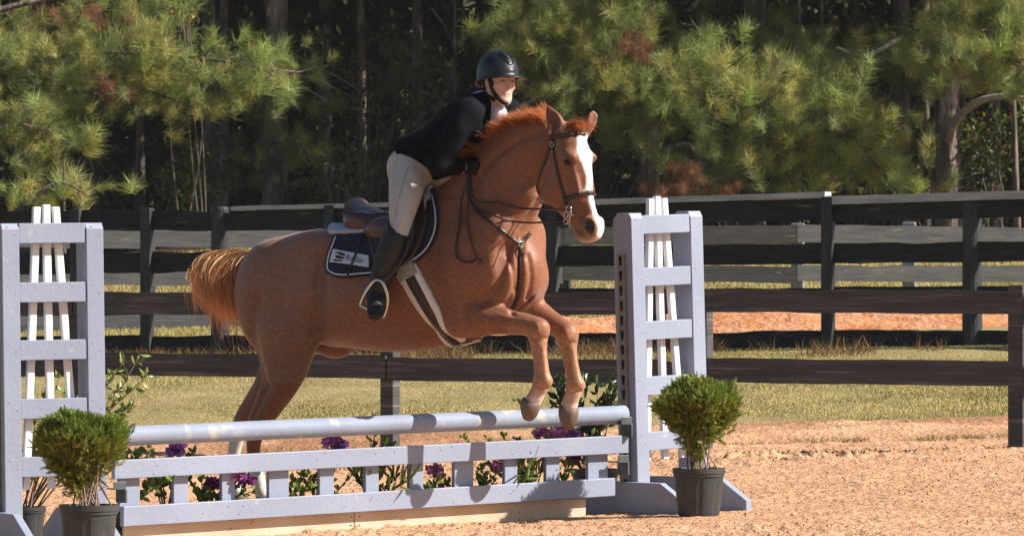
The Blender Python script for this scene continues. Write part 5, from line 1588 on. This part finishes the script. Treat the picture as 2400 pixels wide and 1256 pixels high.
def pine(label, px, d, w, boughs=(), dead=(), seed=0, lean=0.0, top=17.0, high=90, limb=None, group='pine trees at the wood\'s edge', tone=1.0, dim=None, bend=0.0):
    r = np.random.default_rng(1000 + seed); V, F, (x, zb, R) = trunk_mesh(px, d, w, lean, top, seed, bend)
    t = thing('pine_tree', (x, d, zb + .3), label, 'tree', group)
    mk('trunk', V, F, m_bark, t, True)
    pos, dirs, scl, tint, lines = [], [], [], [], []
    for a, b, half, cnt in boughs:
        p, dd, ln = bough(a, b, half, cnt, r); lines += ln
        for q, e in zip(p, dd):
            pos.append(q); dirs.append(e); scl.append(.62 + .62 * r.random()); g_ = tone * (.55 + .85 * r.random())  # tone below one paints the needles of shaded trees darker
            yl = r.random(); tint.append(np.array([g_ * (.80 + .32 * yl), g_, g_ * (.8 + .4 * r.random())]))
    for i in range(high):                                  # crown far up the stem
        a = r.random() * 6.283; rr = 3.0 * math.sqrt(r.random()); z = 8.2 + (top - 7.4) * r.random()
        pos.append(np.array([x + rr * math.cos(a), d + .8 + rr * .8 * math.sin(a), z])); dirs.append(r.normal(size=3) + np.array([0, 0, .6])); scl.append(3.2 + 1.2 * r.random()); tint.append(np.array([.9, .9, .9]))
    if pos:
        V, F, C = place_tufts(pos, dirs, scl, tint, seed); mk('crown', V, F, m_needle, t, False, C)
    mb = MB()
    for pts, r0_, r1_ in lines:
        rad = np.linspace(r0_, r1_, len(pts)); mb.tube(pts, list(rad), 6, False)
    if limb:
        for pts, rr in limb: ml = MB(); ml.tube(catmull(np.array([P(*p) for p in pts]), 4), list(np.linspace(rr, rr * .55, (len(pts) - 1) * 4 + 1)), 8, False); ml.build('dead_limb', m_palebark if seed == 14 else m_bark, t, True)
    if mb.V: mb.build('branches', m_bark, t, True)
    if dead:
        pos, dirs, scl, tint = [], [], [], []
        for (cx, cy, dd, rx, ry, cnt) in dead:
            for i in range(cnt):
                pos.append(np.array(P(cx + r.normal() * rx, cy + r.normal() * ry, dd + .3 * r.normal()))); dirs.append(r.normal(size=3) + np.array([0, 0, -.3])); scl.append(.55 + .35 * r.random()); tint.append(np.array([1, 1, 1]) * (.6 + .7 * r.random()))
        V, F, C = place_tufts(pos, dirs, scl, tint, seed + 5); mk('dead_needles', V, F, m_dead, t, False, C)
    return t

pine('pine with broad sunlit boughs reaching in from the left edge', -95, 79.0, 60,
     [((-80, 160, 77), (640, 165, 77), 78, 330), ((-60, 40, 78), (420, 22, 78.5), 40, 90), ((-60, 320, 76), (185, 350, 76), 78, 110), ((120, 230, 77.5), (470, 262, 77), 42, 70)],
     [(180, 45, 77.5, 70, 14, 22), (285, 205, 76.5, 28, 14, 14)], 1, high=110)
pine('pine sapling with low needles over the fence at far left', 150, 74.6, 12, [((70, 478, 74.5), (205, 462, 74.5), 24, 34)], seed=2, top=3.2, high=0)
pine('thick pine trunk with rough bark, left of the rider', 645, 82.0, 60, [((600, 215, 81), (790, 262, 80.5), 38, 44), ((620, 345, 81), (742, 380, 80.5), 32, 28)], seed=3, tone=.8, lean=.006)
pine('slim dark pine trunk left of the thick trunk', 490, 86.0, 40, [((430, 430, 85), (560, 395, 85), 30, 16)], seed=4, tone=.7)
pine('thin dark trunk close beside the slim dark pine', 524, 88.0, 26, seed=5)
pine('dim pine trunk just left of the rider\'s head', 978, 90.0, 26, [((930, 150, 88), (1040, 260, 88), 50, 30)], seed=6, tone=.7)
pine('narrow pale sapling trunk left of the helmet', 1066, 86.0, 11, seed=7, top=9, high=20)
pine('bushy pine behind the rider\'s helmet and the horse\'s ears', 1312, 82.5, 46,
     [((1205, 170, 78), (1450, 60, 78), 90, 210), ((1200, 262, 78), (1500, 215, 77.5), 48, 120), ((1330, 20, 78), (1480, -30, 78), 40, 60), ((1150, 60, 79), (1270, 120, 78.5), 50, 50), ((1190, 330, 78.5), (1330, 350, 78), 40, 50)],
     [(1486, 110, 77.5, 16, 28, 16)], 8, tone=.95)
pine('large leaning pine with sunlit foliage right of the horse\'s head', 1522, 81.0, 50,
     [((1450, 120, 78.5), (1900, 345, 77), 85, 380), ((1420, 300, 78), (1600, 255, 77.5), 60, 110), ((1560, 350, 77.5), (1690, 420, 77), 38, 60)],
     [(1640, 440, 76.5, 60, 9, 40), (1600, 405, 76.5, 30, 12, 14)], 9, lean=-.004, limb=[([(1640, 380, 77), (1700, 400, 76.8), (1735, 440, 76.6)], .03)])
pine('tall pine with pale lit bark near the top, above the big sunlit bough', 1762, 84.0, 42, [((1620, 20, 82), (1760, -5, 82), 35, 50), ((1720, 150, 82), (1900, 120, 82), 45, 60)], seed=10, tone=.8)
pine('thin straight sapling pine in front of the dark gap', 1872, 79.0, 11, [((1880, 250, 78), (2080, 430, 77), 75, 230), ((1830, 230, 78.5), (1980, 180, 78.5), 50, 80), ((1780, 400, 77.5), (1860, 440, 77), 30, 30)], seed=11, top=7.5, high=10, lean=.003)
pine('white slender trunk high behind the yellow leaves', 1926, 88.0, 13, seed=12, top=10, high=20)
pine('straight grey pine trunk left of the broken limb', 2112, 85.0, 44, [((2000, 160, 83), (2190, 205, 82.5), 55, 90), ((2090, 300, 83), (2195, 345, 82.5), 40, 50)], seed=13, tone=.72)
pine('heavy rough-barked pine with a pale broken limb at right', 2222, 80.5, 62, [((2190, 60, 80), (2260, 150, 79), 40, 40)], seed=14, lean=-.004, limb=[([(2225, 330, 80.2), (2242, 280, 79.8), (2290, 240, 79.4), (2350, 226, 79.2), (2400, 232, 79)], .075), ([(2110, 90, 80.5), (2030, 130, 80), (1960, 112, 79.8)], .04)])
pine('pine with sunlit tufts filling the top right corner', 2475, 78.0, 55, [((2480, 60, 76.5), (2190, 95, 76.5), 78, 230), ((2470, 190, 76), (2195, 165, 76), 55, 150), ((2460, -10, 76.5), (2200, -10, 76.5), 40, 70)], seed=15, high=110)
pine('short lit trunk section between the sunlit boughs', 1782, 83.0, 24, seed=16, lean=.004)
pine('dim trunk at the right edge under the broken limb', 2330, 84.0, 34, seed=17)
pine('thin leaning trunk at the far right edge', 2388, 79.5, 17, seed=18, lean=-.03, top=8, high=8)
for i, (px, d, w) in enumerate(((60, 92, 34), (220, 96, 38), (330, 90, 22), (410, 99, 36), (760, 95, 34), (850, 92, 24), (905, 101, 40), (1130, 98, 34), (1225, 94, 26), (1420, 97, 34), (1640, 95, 30), (1700, 100, 36), (1840, 94, 26), (2000, 97, 36), (2170, 93, 28), (2270, 98, 34))):
    pine('dim trunk deep in the shaded woods', px, d, w, seed=30 + i, group='trunks deep in the woods', high=80, lean=.006 * math.sin(i * 2.1))
# side trees outside the frame keep the wood's edge going and shade its inside
for i, (px, d) in enumerate(((-700, 80), (-420, 86), (2750, 80), (2900, 87), (3200, 82), (3600, 84), (4100, 83), (3000, 95))):
    pine('pine standing farther along the wood\'s edge', px, d, 50, seed=60 + i, group='pines beyond the frame', high=120)

# deep woods: foliage mass and unseen canopy roof behind the first trees
r = np.random.default_rng(99)
def quads(n, xf, yf, zf, size, seed, tone):
    r = np.random.default_rng(seed); c = np.stack([xf(r, n), yf(r, n), zf(r, n)], 1)
    u = r.normal(size=(n, 3)); u /= np.linalg.norm(u, axis=1)[:, None]; v = np.cross(u, r.normal(size=(n, 3))); v /= np.linalg.norm(v, axis=1)[:, None]
    s_ = (size[0] + (size[1] - size[0]) * r.random(n))[:, None]
    V = np.stack([c - u * s_, c - v * s_ * .45, c + u * s_, c + v * s_ * .45], 1).reshape(-1, 3)
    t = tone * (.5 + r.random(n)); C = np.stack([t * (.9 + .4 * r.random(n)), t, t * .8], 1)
    return V, np.arange(n * 4).reshape(-1, 4), np.repeat(C, 4, 0)
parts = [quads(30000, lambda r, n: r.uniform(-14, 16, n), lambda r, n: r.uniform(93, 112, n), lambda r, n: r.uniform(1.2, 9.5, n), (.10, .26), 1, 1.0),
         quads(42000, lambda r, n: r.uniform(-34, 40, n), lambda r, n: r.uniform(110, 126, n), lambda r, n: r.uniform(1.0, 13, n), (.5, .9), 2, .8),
         quads(16000, lambda r, n: r.uniform(-26, 60, n), lambda r, n: r.uniform(84, 122, n), lambda r, n: r.uniform(9.5, 15, n), (.4, .8), 3, 1.0)]  # overhead roof, added to block sky light above the woods
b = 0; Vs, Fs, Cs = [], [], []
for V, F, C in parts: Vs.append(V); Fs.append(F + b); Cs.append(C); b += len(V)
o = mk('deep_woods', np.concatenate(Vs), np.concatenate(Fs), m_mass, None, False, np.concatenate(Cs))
tag(o, 'dark mass of foliage deep inside the woods', 'woods', kind='stuff')
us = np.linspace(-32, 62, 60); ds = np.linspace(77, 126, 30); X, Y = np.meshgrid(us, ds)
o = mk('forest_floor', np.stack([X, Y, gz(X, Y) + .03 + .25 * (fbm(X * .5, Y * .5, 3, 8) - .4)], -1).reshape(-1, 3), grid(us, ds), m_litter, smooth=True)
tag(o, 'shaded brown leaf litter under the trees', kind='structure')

# understorey shrubs and vines with a few autumn leaves
def shrub(label, cx, cy, d, rx, ry, n, seed, autumn=.06, size=.05, twigs=10, tone=1.0, name='understorey_shrub'):
    r = np.random.default_rng(seed); k = d / FPX; base = P(cx, 0, d); zb = float(gz(base.x, d))
    t = thing(name, (base.x, d, zb), label, 'shrub', 'understorey shrubs')
    V = np.empty((n, 4, 3)); C = np.empty((n, 3)); tips = []
    for i in range(twigs):
        a = r.random() * 6.283; q = math.sqrt(r.random()); tips.append(np.array(P(cx + rx * q * math.cos(a), cy + ry * q * math.sin(a) * .9, d + r.normal() * .4)))
    for i in range(n):
        tp = tips[r.integers(twigs)]; c = tp + r.normal(size=3) * np.array([.28, .28, .24]) * (rx * k / 1.2) ** .5
        u = r.normal(size=3); u /= np.linalg.norm(u); v = np.cross(u, r.normal(size=3)); v /= np.linalg.norm(v); s_ = size * (.6 + .8 * r.random())
        V[i] = [c - u * s_, c - v * s_ * .5, c + u * s_, c + v * s_ * .5]
        g_ = tone * (.5 + 1.0 * r.random())
        C[i] = (g_ * 1.0, g_ * 1.05, g_ * .8)
        if r.random() < autumn: C[i] = ((6.0, 3.4, .8) if r.random() < .65 else (5.0, 1.5, .6)) if r.random() < .6 else (2.6, 2.8, .9)
    mk('leaves', V.reshape(-1, 3), np.arange(n * 4).reshape(-1, 4), m_leaf, t, False, np.repeat(C, 4, 0))
    mb = MB(); b0 = np.array([base.x, d, zb - .1])
    for tp in tips:
        s0 = b0 + np.array([r.normal() * .25, r.normal() * .2, 0]); m_ = (s0 + tp) / 2 + r.normal(size=3) * .18
        mb.tube(catmull(np.array([s0, m_, tp, tp + r.normal(size=3) * .15]), 4), list(np.linspace(.018, .005, 13)), 5, False)
    mb.build('stems', m_twig, t, True)
shrub('dark leafy shrub with scattered orange leaves left of the rider', 870, 150, 84, 140, 150, 900, 1, .05)
shrub('dark shrub low behind the saddle with bare pale twigs', 830, 400, 80, 90, 70, 420, 2, .04, twigs=16)
shrub('vine-hung shrub with yellow leaves high at centre right', 1690, 120, 83, 150, 120, 1100, 3, .16)
shrub('shrub with yellow and orange leaves beside the broken limb', 2040, 110, 83.5, 120, 110, 900, 4, .14)
shrub('brown-green thicket under the broken limb at right', 2320, 350, 81, 90, 80, 1000, 5, .10, tone=1.1)
shrub('shaded shrub low between the sunlit boughs', 1720, 385, 81, 110, 60, 700, 6, .08)
shrub('dark shrub low at the left behind the fence', 330, 400, 82, 180, 80, 900, 7, .03, tone=.8)
shrub('leafy saplings low between the two left trunks', 445, 410, 80, 40, 70, 320, 8, .05)
shrub('dark shrub low behind the horse\'s neck and head', 1400, 380, 82, 120, 60, 600, 9, .03)
shrub('dark vine-covered thicket at the top left corner', 60, 250, 83, 120, 120, 700, 10, .04)
shrub('dim leafy shrub above the rider\'s back', 1010, 320, 82, 60, 120, 500, 11, .06)
shrub('shrub with a bright yellow spray near the top left', 430, 28, 78, 26, 16, 90, 12, .75, twigs=5)
shrub('low brown shrub behind the fence at far right', 2180, 400, 83, 130, 50, 600, 13, .08)
# bare pale twigs left of the rider
mb = MB()
for pts in ([(690, 130), (760, 165), (830, 205), (890, 255)], [(700, 175), (770, 200), (850, 245)], [(660, 155), (740, 160), (800, 148)], [(740, 240), (830, 255), (890, 268)], [(1010, 20), (1040, 60), (1062, 110)],
            [(780, 440), (800, 410), (850, 385), (858, 420), (830, 440), (790, 470)], [(800, 480), (810, 440), (850, 400)]):
    mb.tube(catmull(np.array([P(x, y, 80.5) for x, y in pts]), 4), list(np.linspace(.018, .006, (len(pts) - 1) * 4 + 1)), 5, False)
o = mb.build('bare_twigs', m_twig, None, True); tag(o, 'bare pale twigs hanging in the dark woods left of the rider', 'twigs', kind='stuff')
# ------------------------------------------------------------------ clods on the sand
ICO_V = np.array([(1, 0, 0), (-1, 0, 0), (0, 1, 0), (0, -1, 0), (0, 0, 1), (0, 0, -1)], float)
ICO_F = np.array([(0, 2, 4), (2, 1, 4), (1, 3, 4), (3, 0, 4), (2, 0, 5), (1, 2, 5), (3, 1, 5), (0, 3, 5)])
def clods(n, seed):
    r = np.random.default_rng(seed); d = 24.5 + 17.2 * r.random(n) ** .8; x = (r.random(n) * 2 - 1) * (.108 * d + .4)
    rut = np.exp(-((d - (38.6 - .25 * x)) / 1.2) ** 2)
    keep = r.random(n) < np.clip(.45 + .6 * rut + .8 * (fbm(x * 1.2, d * .8, 2, 91) - .5), 0, 1); x, d = x[keep], d[keep]; n = len(x); rut = rut[keep]
    s_ = (.003 + .008 * r.random(n) ** 3.0) * (1 + .9 * rut)
    V = ICO_V[None] * (s_[:, None, None] * (1 + .9 * (r.random((n, 6, 1)) - .5))); V[:, :, 2] *= .8
    an = r.random(n) * 6.283; ca, sa = np.cos(an)[:, None], np.sin(an)[:, None]; V = np.stack([V[..., 0] * ca - V[..., 1] * sa + V[..., 2] * .3, V[..., 0] * sa + V[..., 1] * ca, V[..., 2]], -1)
    V = V + np.stack([x, d, gz(x, d) + .008], 1)[:, None, :]
    F = ICO_F[None] + (np.arange(n) * 6)[:, None, None]
    return V.reshape(-1, 3), F.reshape(-1, 3)
V, F = clods(24000, 5); o = mk('sand_clods', V, F, m_sand, None, False, np.ones((len(V), 3)) * .95); tag(o, 'small sand clods strewn over the arena', 'clods', kind='stuff')

# ------------------------------------------------------------------ potted shrubs
m_pot = mat('black_plastic_pot', (.035, .038, .040), (.05, .053, .055), rough=.5, scale=12, spec=.4, bump=.0006)
m_frond = mat('feathery_evergreen', (.14, .205, .038), (.23, .265, .065), rough=.5, scale=5, attr='tint', trans=.3, spec=.3)
m_stem = mat('reddish_stems', (.20, .12, .075), (.30, .21, .15), rough=.8, scale=20)
m_potsoil = mat('pot_soil', (.035, .024, .016), (.06, .04, .025), rough=.95, scale=40, bump=.01)
def pot(c, R, H, parent):
    prof = [(R * .78, 0), (R * .80, .01)] ; n = 40; mb = MB(); V = []; F = []
    rows_ = [(R * .76, 0), (R * .80, .02), (R * .90, H * .62), (R * .93, H * .82), (R * .97, H * .83), (R * .97, H * .88), (R * 1.0, H * .89), (R * 1.0, H), (R * .955, H), (R * .90, H * .86), (R * .0, H * .86)]
    for i, (rr, z) in enumerate(rows_):
        for k in range(n):
            a = 2 * math.pi * k / n; f = 1 - (.03 if (k % 5 == 0 and 1 <= i <= 2) else 0)
            V.append((c[0] + rr * f * math.cos(a), c[1] + rr * f * math.sin(a), c[2] + z))
    for i in range(len(rows_) - 1):
        for k in range(n):
            k2 = (k + 1) % n; F.append((i * n + k, i * n + k2, (i + 1) * n + k2, (i + 1) * n + k))
    po = mk('pot', V, F, m_pot, parent)
    mk('soil', [(c[0] + R * .91 * math.cos(2 * math.pi * k / 20), c[1] + R * .91 * math.sin(2 * math.pi * k / 20), c[2] + H * .9) for k in range(20)], [tuple(range(20))], m_potsoil, parent)

def frond_shape(seed, n=13, L_=.044):
    """flat feathery spray: leaflets along a short axis in the local x-z plane"""
    r = np.random.default_rng(seed); V = []
    for i in range(n):
        t = (i + .5) / n; s_ = 1 if i % 2 else -1; a = s_ * (.75 - .35 * t); l = L_ * (.55 - .38 * t)
        b = np.array([0, 0, L_ * t]); d = np.array([math.sin(a), .25 * r.normal(), math.cos(a)])
        w_ = np.array([math.cos(a), 0, -math.sin(a)]) * .0022
        V.append([b - w_, b + w_, b + d * l])
    V.append([np.array([-.003, 0, 0]), np.array([.003, 0, 0]), np.array([0, 0, L_ * 1.1])])
    return np.array(V).reshape(-1, 3)
FR = [frond_shape(k) for k in range(6)]
def fern_bush(label, px, d, zg, ctr, rx, ry, rz, n, seed, R, H):
    r = np.random.default_rng(seed); x = (px - CX) * d / FPX; base = np.array([x, d, zg])
    t = thing('potted_shrub', base, label, 'potted shrub', 'potted evergreens beside the jump')
    pot(base, R, H, t)
    C0 = np.array(P(*ctr, d)); tips = []
    mb = MB(); top = base + np.array([0, 0, H * .88])
    for i in range(26):
        a = r.random() * 6.283; q = math.sqrt(r.random()); e = C0 + np.array([rx * q * math.cos(a), ry * q * math.sin(a), rz * (.75 * r.random() + .05) * math.sqrt(1 - q * q * .9)])
        s0 = top + np.array([.055 * r.normal(), .05 * r.normal(), 0]); m_ = (s0 * .55 + e * .45) + np.array([0, 0, .02]) + r.normal(size=3) * .012
        mb.tube(catmull(np.array([s0, m_, e]), 5), list(np.linspace(.0048, .0018, 11)), 5, False); tips.append((m_, e))
        for j in range(3):
            q1 = m_ + (e - m_) * r.random(); mb.tube([q1, q1 + r.normal(size=3) * .035 + np.array([0, 0, .035])], [.0022, .001], 4, False)
    mb.build('stems', m_stem, t, True)
    Vs, Cs = [], []
    lobes = [(C0 + np.array([rx * .62 * r.normal(), ry * .6 * r.normal(), rz * .42 * r.normal()]), .35 + .4 * r.random()) for _ in range(26)]
    for i in range(n):
        while True:
            u = r.normal(size=3); u /= np.linalg.norm(u); q = (.35 + .65 * r.random() ** .5) * (1 + .10 * max(0, r.normal()))
            lump = 1.02 + .13 * math.sin(u[0] * 5.1 + seed * 7 + 2 * u[1]) + .11 * math.sin(u[2] * 6.3 + u[1] * 4 + seed) + .07 * math.sin(u[0] * 11 - u[2] * 9)
            p = C0 + u * q * lump * np.array([rx, ry, rz * (1.0 if u[2] > 0 else 1.30)]) * 1.05
            low = (p[2] - C0[2]) / rz
            if low < .1: p[:2] = C0[:2] + (p[:2] - C0[:2]) * max(.45, 1 + .34 * (low - .1))
            if low > .55: p[2] = C0[2] + rz * (.55 + (low - .55) * .55)
            if low < -.35 and r.random() < .30 + .45 * min(1, -low): continue
            if math.sin(p[0] * 61 + seed) * math.sin(p[2] * 67 + p[1] * 40) + .4 * math.sin(p[0] * 130 + p[2] * 110) < -.62: continue
            break
        z = u * .7 + np.array([0, 0, .75]) + r.normal(size=3) * .45; z /= np.linalg.norm(z); xx = np.cross(z, r.normal(size=3)); xx /= np.linalg.norm(xx)
        M = np.stack([xx, np.cross(z, xx), z], 0) * (.7 + .6 * r.random())
        V = FR[i % 6] @ M + p; Vs.append(V)
        g_ = .65 + .7 * r.random(); yl = .9 + .5 * r.random() * (1 if low < .2 else .4)
        Cs.append(np.repeat([[g_ * yl, g_, g_ * .8]], len(V), 0))
    V = np.concatenate(Vs); mk('foliage', V, np.arange(len(V)).reshape(-1, 3), m_frond, t, False, np.concatenate(Cs))
fern_bush('right-hand feathery evergreen in a black pot before the far standard', 1638, 28.15, .012, (1634, 962), .185, .175, .165, 8000, 3, .145, .262)
fern_bush('left-hand feathery evergreen in a black pot before the near standard', 208, 25.75, -.105, (182, 1046), .195, .18, .160, 8000, 4, .150, .275)

# ------------------------------------------------------------------ broad-leaved potted shrubs behind the jump
m_glossy = mat('glossy_leaf', (.13, .18, .05), (.20, .23, .07), rough=.32, scale=6, attr='tint', trans=.2, spec=.5)
m_rhodo = mat('dark_glossy_leaf', (.030, .062, .022), (.05, .09, .03), rough=.28, scale=6, attr='tint', trans=.12, spec=.55)
def leaf_shape(L_, W):
    """pointed oval leaf, folded on its midrib: 8 verts, 6 faces"""
    V = [(0, 0, 0), (W * .45, .012 * W / .03, L_ * .3), (W * .5, .014 * W / .03, L_ * .6), (0, .0, L_), (-W * .5, .014 * W / .03, L_ * .6), (-W * .45, .012 * W / .03, L_ * .3), (0, -.004, L_ * .3), (0, -.005, L_ * .62)]
    F = [(0, 1, 6), (1, 2, 7, 6), (2, 3, 7), (3, 4, 7), (4, 5, 6, 7), (5, 0, 6)]
    return np.array(V, float), F
def leafy(label, name, base, stems, m, L_, W, per, seed, cat='shrub', droop=.2, potR=None, tone=(.7, .6), grp=None, stem_m=None, up=.5):
    r = np.random.default_rng(seed); t = thing(name, base, label, cat, grp); mb = MB(); Vs, Fs, Cs = [], [], []; b = 0
    LV, LF = leaf_shape(L_, W)
    if potR: pot(np.array(base), potR, potR * 1.7, t)
    for pts in stems:
        q = catmull(np.array(pts, float), 6); mb.tube(q, list(np.linspace(.006, .002, len(q))), 5, False)
        for i in range(per):
            f = (.30 + .70 * r.random()) * (len(q) - 1); j = min(int(f), len(q) - 2); p = q[j] + (q[j + 1] - q[j]) * (f - j)
            ax = q[j + 1] - q[j]; ax /= np.linalg.norm(ax)
            z = ax * .5 + r.normal(size=3) * .65 + np.array([0, 0, up - droop]); z /= np.linalg.norm(z); x = np.cross(z, np.array([0, 0, 1]) + .6 * r.normal(size=3)); x /= np.linalg.norm(x)
            M = np.stack([x, np.cross(z, x), z], 0) * (.6 + .6 * r.random()); Vs.append(LV @ M + p); Fs += [tuple(k + b for k in f_) for f_ in LF]; b += 8
            g_ = tone[0] + tone[1] * r.random(); Cs.append(np.repeat([[g_ * (.9 + .3 * r.random()), g_, g_ * .9]], 8, 0))
    mb.build('stems', stem_m or m_stem, t, True)
    mk('leaves', np.concatenate(Vs), Fs, m, t, True, np.concatenate(Cs))
    return t
def fan(base, targets, d, r, jit=.08):
    out = []
    for px, py in targets:
        e = np.array(P(px, py, d + r.normal() * jit)); s0 = np.array(base) + np.array([r.normal() * .02, r.normal() * .02, .12]); m_ = s0 * .5 + e * .5 + np.array([0, 0, .05]) + r.normal(size=3) * .03
        out.append([s0, m_, e])
    return out
r = np.random.default_rng(21)
b0 = np.array(P(60, 1222, 27.5)); b0[2] = float(gz(b0[0], b0[1]))
leafy('yellow-green glossy-leaved shrub in a pot behind the near standard', 'glossy_shrub', b0,
      fan(b0, [(330, 828), (296, 840), (345, 880), (285, 905), (300, 950), (262, 870), (320, 950), (140, 880), (110, 920), (165, 900), (195, 930), (90, 960), (130, 1010), (240, 960)], 27.5, r), m_glossy, .062, .022, 26, 31, 'potted shrub', potR=.11, tone=(.9, .9))
b1 = np.array(P(1395, 1150, 29.3)); b1[2] = float(gz(b1[0], b1[1]))
leafy('dark glossy-leaved shrub in a pot behind the pole by the far standard', 'glossy_shrub', b1,
      fan(b1, [(1208, 935), (1225, 975), (1290, 880), (1310, 900), (1330, 885), (1370, 895), (1400, 880), (1430, 890), (1270, 960), (1350, 950), (1420, 940), (1380, 975), (1300, 985), (1440, 920), (1320, 940), (1400, 1010), (1345, 1015)], 29.3, r), m_rhodo, .085, .028, 24, 32, 'potted shrub', potR=.14, tone=(.7, .8))

# ------------------------------------------------------------------ flowers in the box
m_pl_leaf = mat('flower_leaf', (.14, .22, .045), (.22, .28, .07), rough=.45, scale=8, attr='tint', trans=.3, spec=.35)
m_petal = {'violet': mat('violet_petal', (.36, .13, .48), (.52, .25, .62), rough=.6, scale=20, attr='tint', trans=.25), 'magenta': mat('magenta_petal', (.58, .18, .52), (.72, .34, .66), rough=.6, scale=20, attr='tint', trans=.25),
           'plum': mat('plum_petal', (.17, .04, .17), (.25, .06, .22), rough=.6, scale=20, attr='tint', trans=.2)}
m_gstem = mat('green_stem', (.10, .15, .04), rough=.6)
def bloom(c, R, m, parent, seed):
    r = np.random.default_rng(seed); LV, LF = leaf_shape(R * .75, R * .55); Vs, Fs, Cs = [], [], []; b = 0
    for i in range(54):
        u = r.normal(size=3); u[2] = abs(u[2]) * .9 - .25; u /= np.linalg.norm(u); z = u + r.normal(size=3) * .35; z /= np.linalg.norm(z); x = np.cross(z, r.normal(size=3)); x /= np.linalg.norm(x)
        M = np.stack([x, np.cross(z, x), z], 0) * (.7 + .5 * r.random()); Vs.append(LV @ M + c + u * R * .42 * r.random() * np.array([1.2, 1, .8])); Fs += [tuple(k + b for k in f) for f in LF]; b += 8
        g_ = .6 + .8 * r.random(); Cs.append(np.repeat([[g_, g_, g_]], 8, 0))
    mk('bloom', np.concatenate(Vs), Fs, m, parent, True, np.concatenate(Cs))
def flower(label, px, blooms, leaves, seed, name='flowering_plant', strap_leaf=False, vo=-.12):
    r = np.random.default_rng(seed); base = np.array(gp(px, 0) + gv * vo); base[2] = .035
    d = base[1]; st_ = []
    for (bx, by, R, c) in blooms: st_.append((np.array(P(bx, by, d - .01)), R, c))
    stems = [[base, base * .5 + e * .5 + r.normal(size=3) * .015, e - np.array([0, 0, .01])] for e, _, _ in st_]
    for (lx, ly) in leaves: e = np.array(P(lx, ly, d + r.normal() * .05)); stems.append([base + r.normal(size=3) * np.array([.02, .02, 0]), base * .5 + e * .5 + np.array([0, 0, .03]), e])
    t = leafy(label, name, base, stems, m_pl_leaf, .12 if strap_leaf else .043, .014 if strap_leaf else .022, 17, seed + 1, 'flower' if blooms else 'plant', 0, tone=(.7, .7), grp='plants in the flower box', stem_m=m_gstem, up=.6)
    for i, (e, R, c) in enumerate(st_): bloom(e, R, m_petal[c], t, seed * 10 + i)
flower('violet bloom above the gate rail, nearest the left standard', 415, [(415, 1058, .062, 'violet')], [(360, 1060), (345, 1045), (460, 1050), (380, 1110), (350, 1120)], 1)
flower('low plum blooms showing through the gate under the hind legs', 510, [(500, 1138, .058, 'plum'), (578, 1128, .052, 'plum'), (560, 1118, .05, 'magenta')], [(470, 1115), (480, 1140), (455, 1150), (600, 1150), (440, 1120)], 2)
flower('violet bloom above the rail below the horse\'s belly', 785, [(775, 1036, .056, 'magenta'), (795, 1046, .058, 'violet')], [(700, 1110), (730, 1120), (760, 1100), (840, 1100)], 3)
flower('leafy green plant poking up beside the middle of the gate', 885, [], [(885, 965), (870, 1025), (905, 1030), (920, 1040), (860, 1100), (890, 1110), (930, 1120)], 4, 'leafy_plant')
flower('strap-leaved green plant behind the gate\'s middle pickets', 905, [], [(850, 1105), (930, 1110), (880, 1095), (960, 1125), (830, 1110)], 5, 'leafy_plant', True)
flower('magenta bloom framed in the gate right of the middle', 1022, [(1018, 1105, .052, 'magenta')], [(1040, 1110), (1050, 1130), (1005, 1140)], 6)
flower('magenta bloom behind the wide picket below the hooves', 1165, [(1165, 1095, .050, 'magenta')], [(1130, 1090), (1140, 1120), (1120, 1110)], 7)
flower('strap-leaved green plant left of the far pickets', 1240, [], [(1215, 1100), (1240, 1090), (1265, 1105), (1225, 1120), (1250, 1080)], 8, 'leafy_plant', True)
flower('left magenta bloom above the rail below the front hooves', 1268, [(1268, 1017, .050, 'magenta'), (1290, 1014, .03, 'magenta')], [(1180, 1020), (1210, 1025), (1080, 1020), (1140, 1025)], 9)
flower('right magenta blooms above the rail by the far standard', 1325, [(1318, 1018, .052, 'magenta'), (1345, 1020, .046, 'violet'), (1345, 1073, .045, 'plum')], [(1390, 1015), (1370, 1020), (1300, 1085)], 10)
flower('small yellow-green plant at the left end of the gate', 315, [], [(300, 1058), (330, 1050), (318, 1065), (345, 1140), (370, 1130), (400, 1120)], 11, 'leafy_plant')
flower('leafy green plant behind the gate left of centre', 700, [], [(690, 1120), (720, 1105), (735, 1130), (700, 1140), (745, 1115)], 12, 'leafy_plant')

# ------------------------------------------------------------------ added air volume standing in for lens glare over the woods
mb = MB().box((-70, -3, -2.2), (150, 0, 0), (0, 150, 0), (0, 0, 24))
hz_m = bpy.data.materials.new('glare_veil'); hz_m.use_nodes = True
nt = hz_m.node_tree; nt.nodes.remove(nt.nodes['Principled BSDF'])
pv = nt.nodes.new('ShaderNodeVolumePrincipled'); pv.inputs['Density'].default_value = .00015; pv.inputs['Color'].default_value = (.93, .95, 1.0, 1)
nt.links.new(pv.outputs[0], nt.nodes['Material Output'].inputs['Volume'])
o = mb.build('veil', hz_m); tag(o, 'thin pale haze added before the woods, standing in for lens glare', kind='stuff')
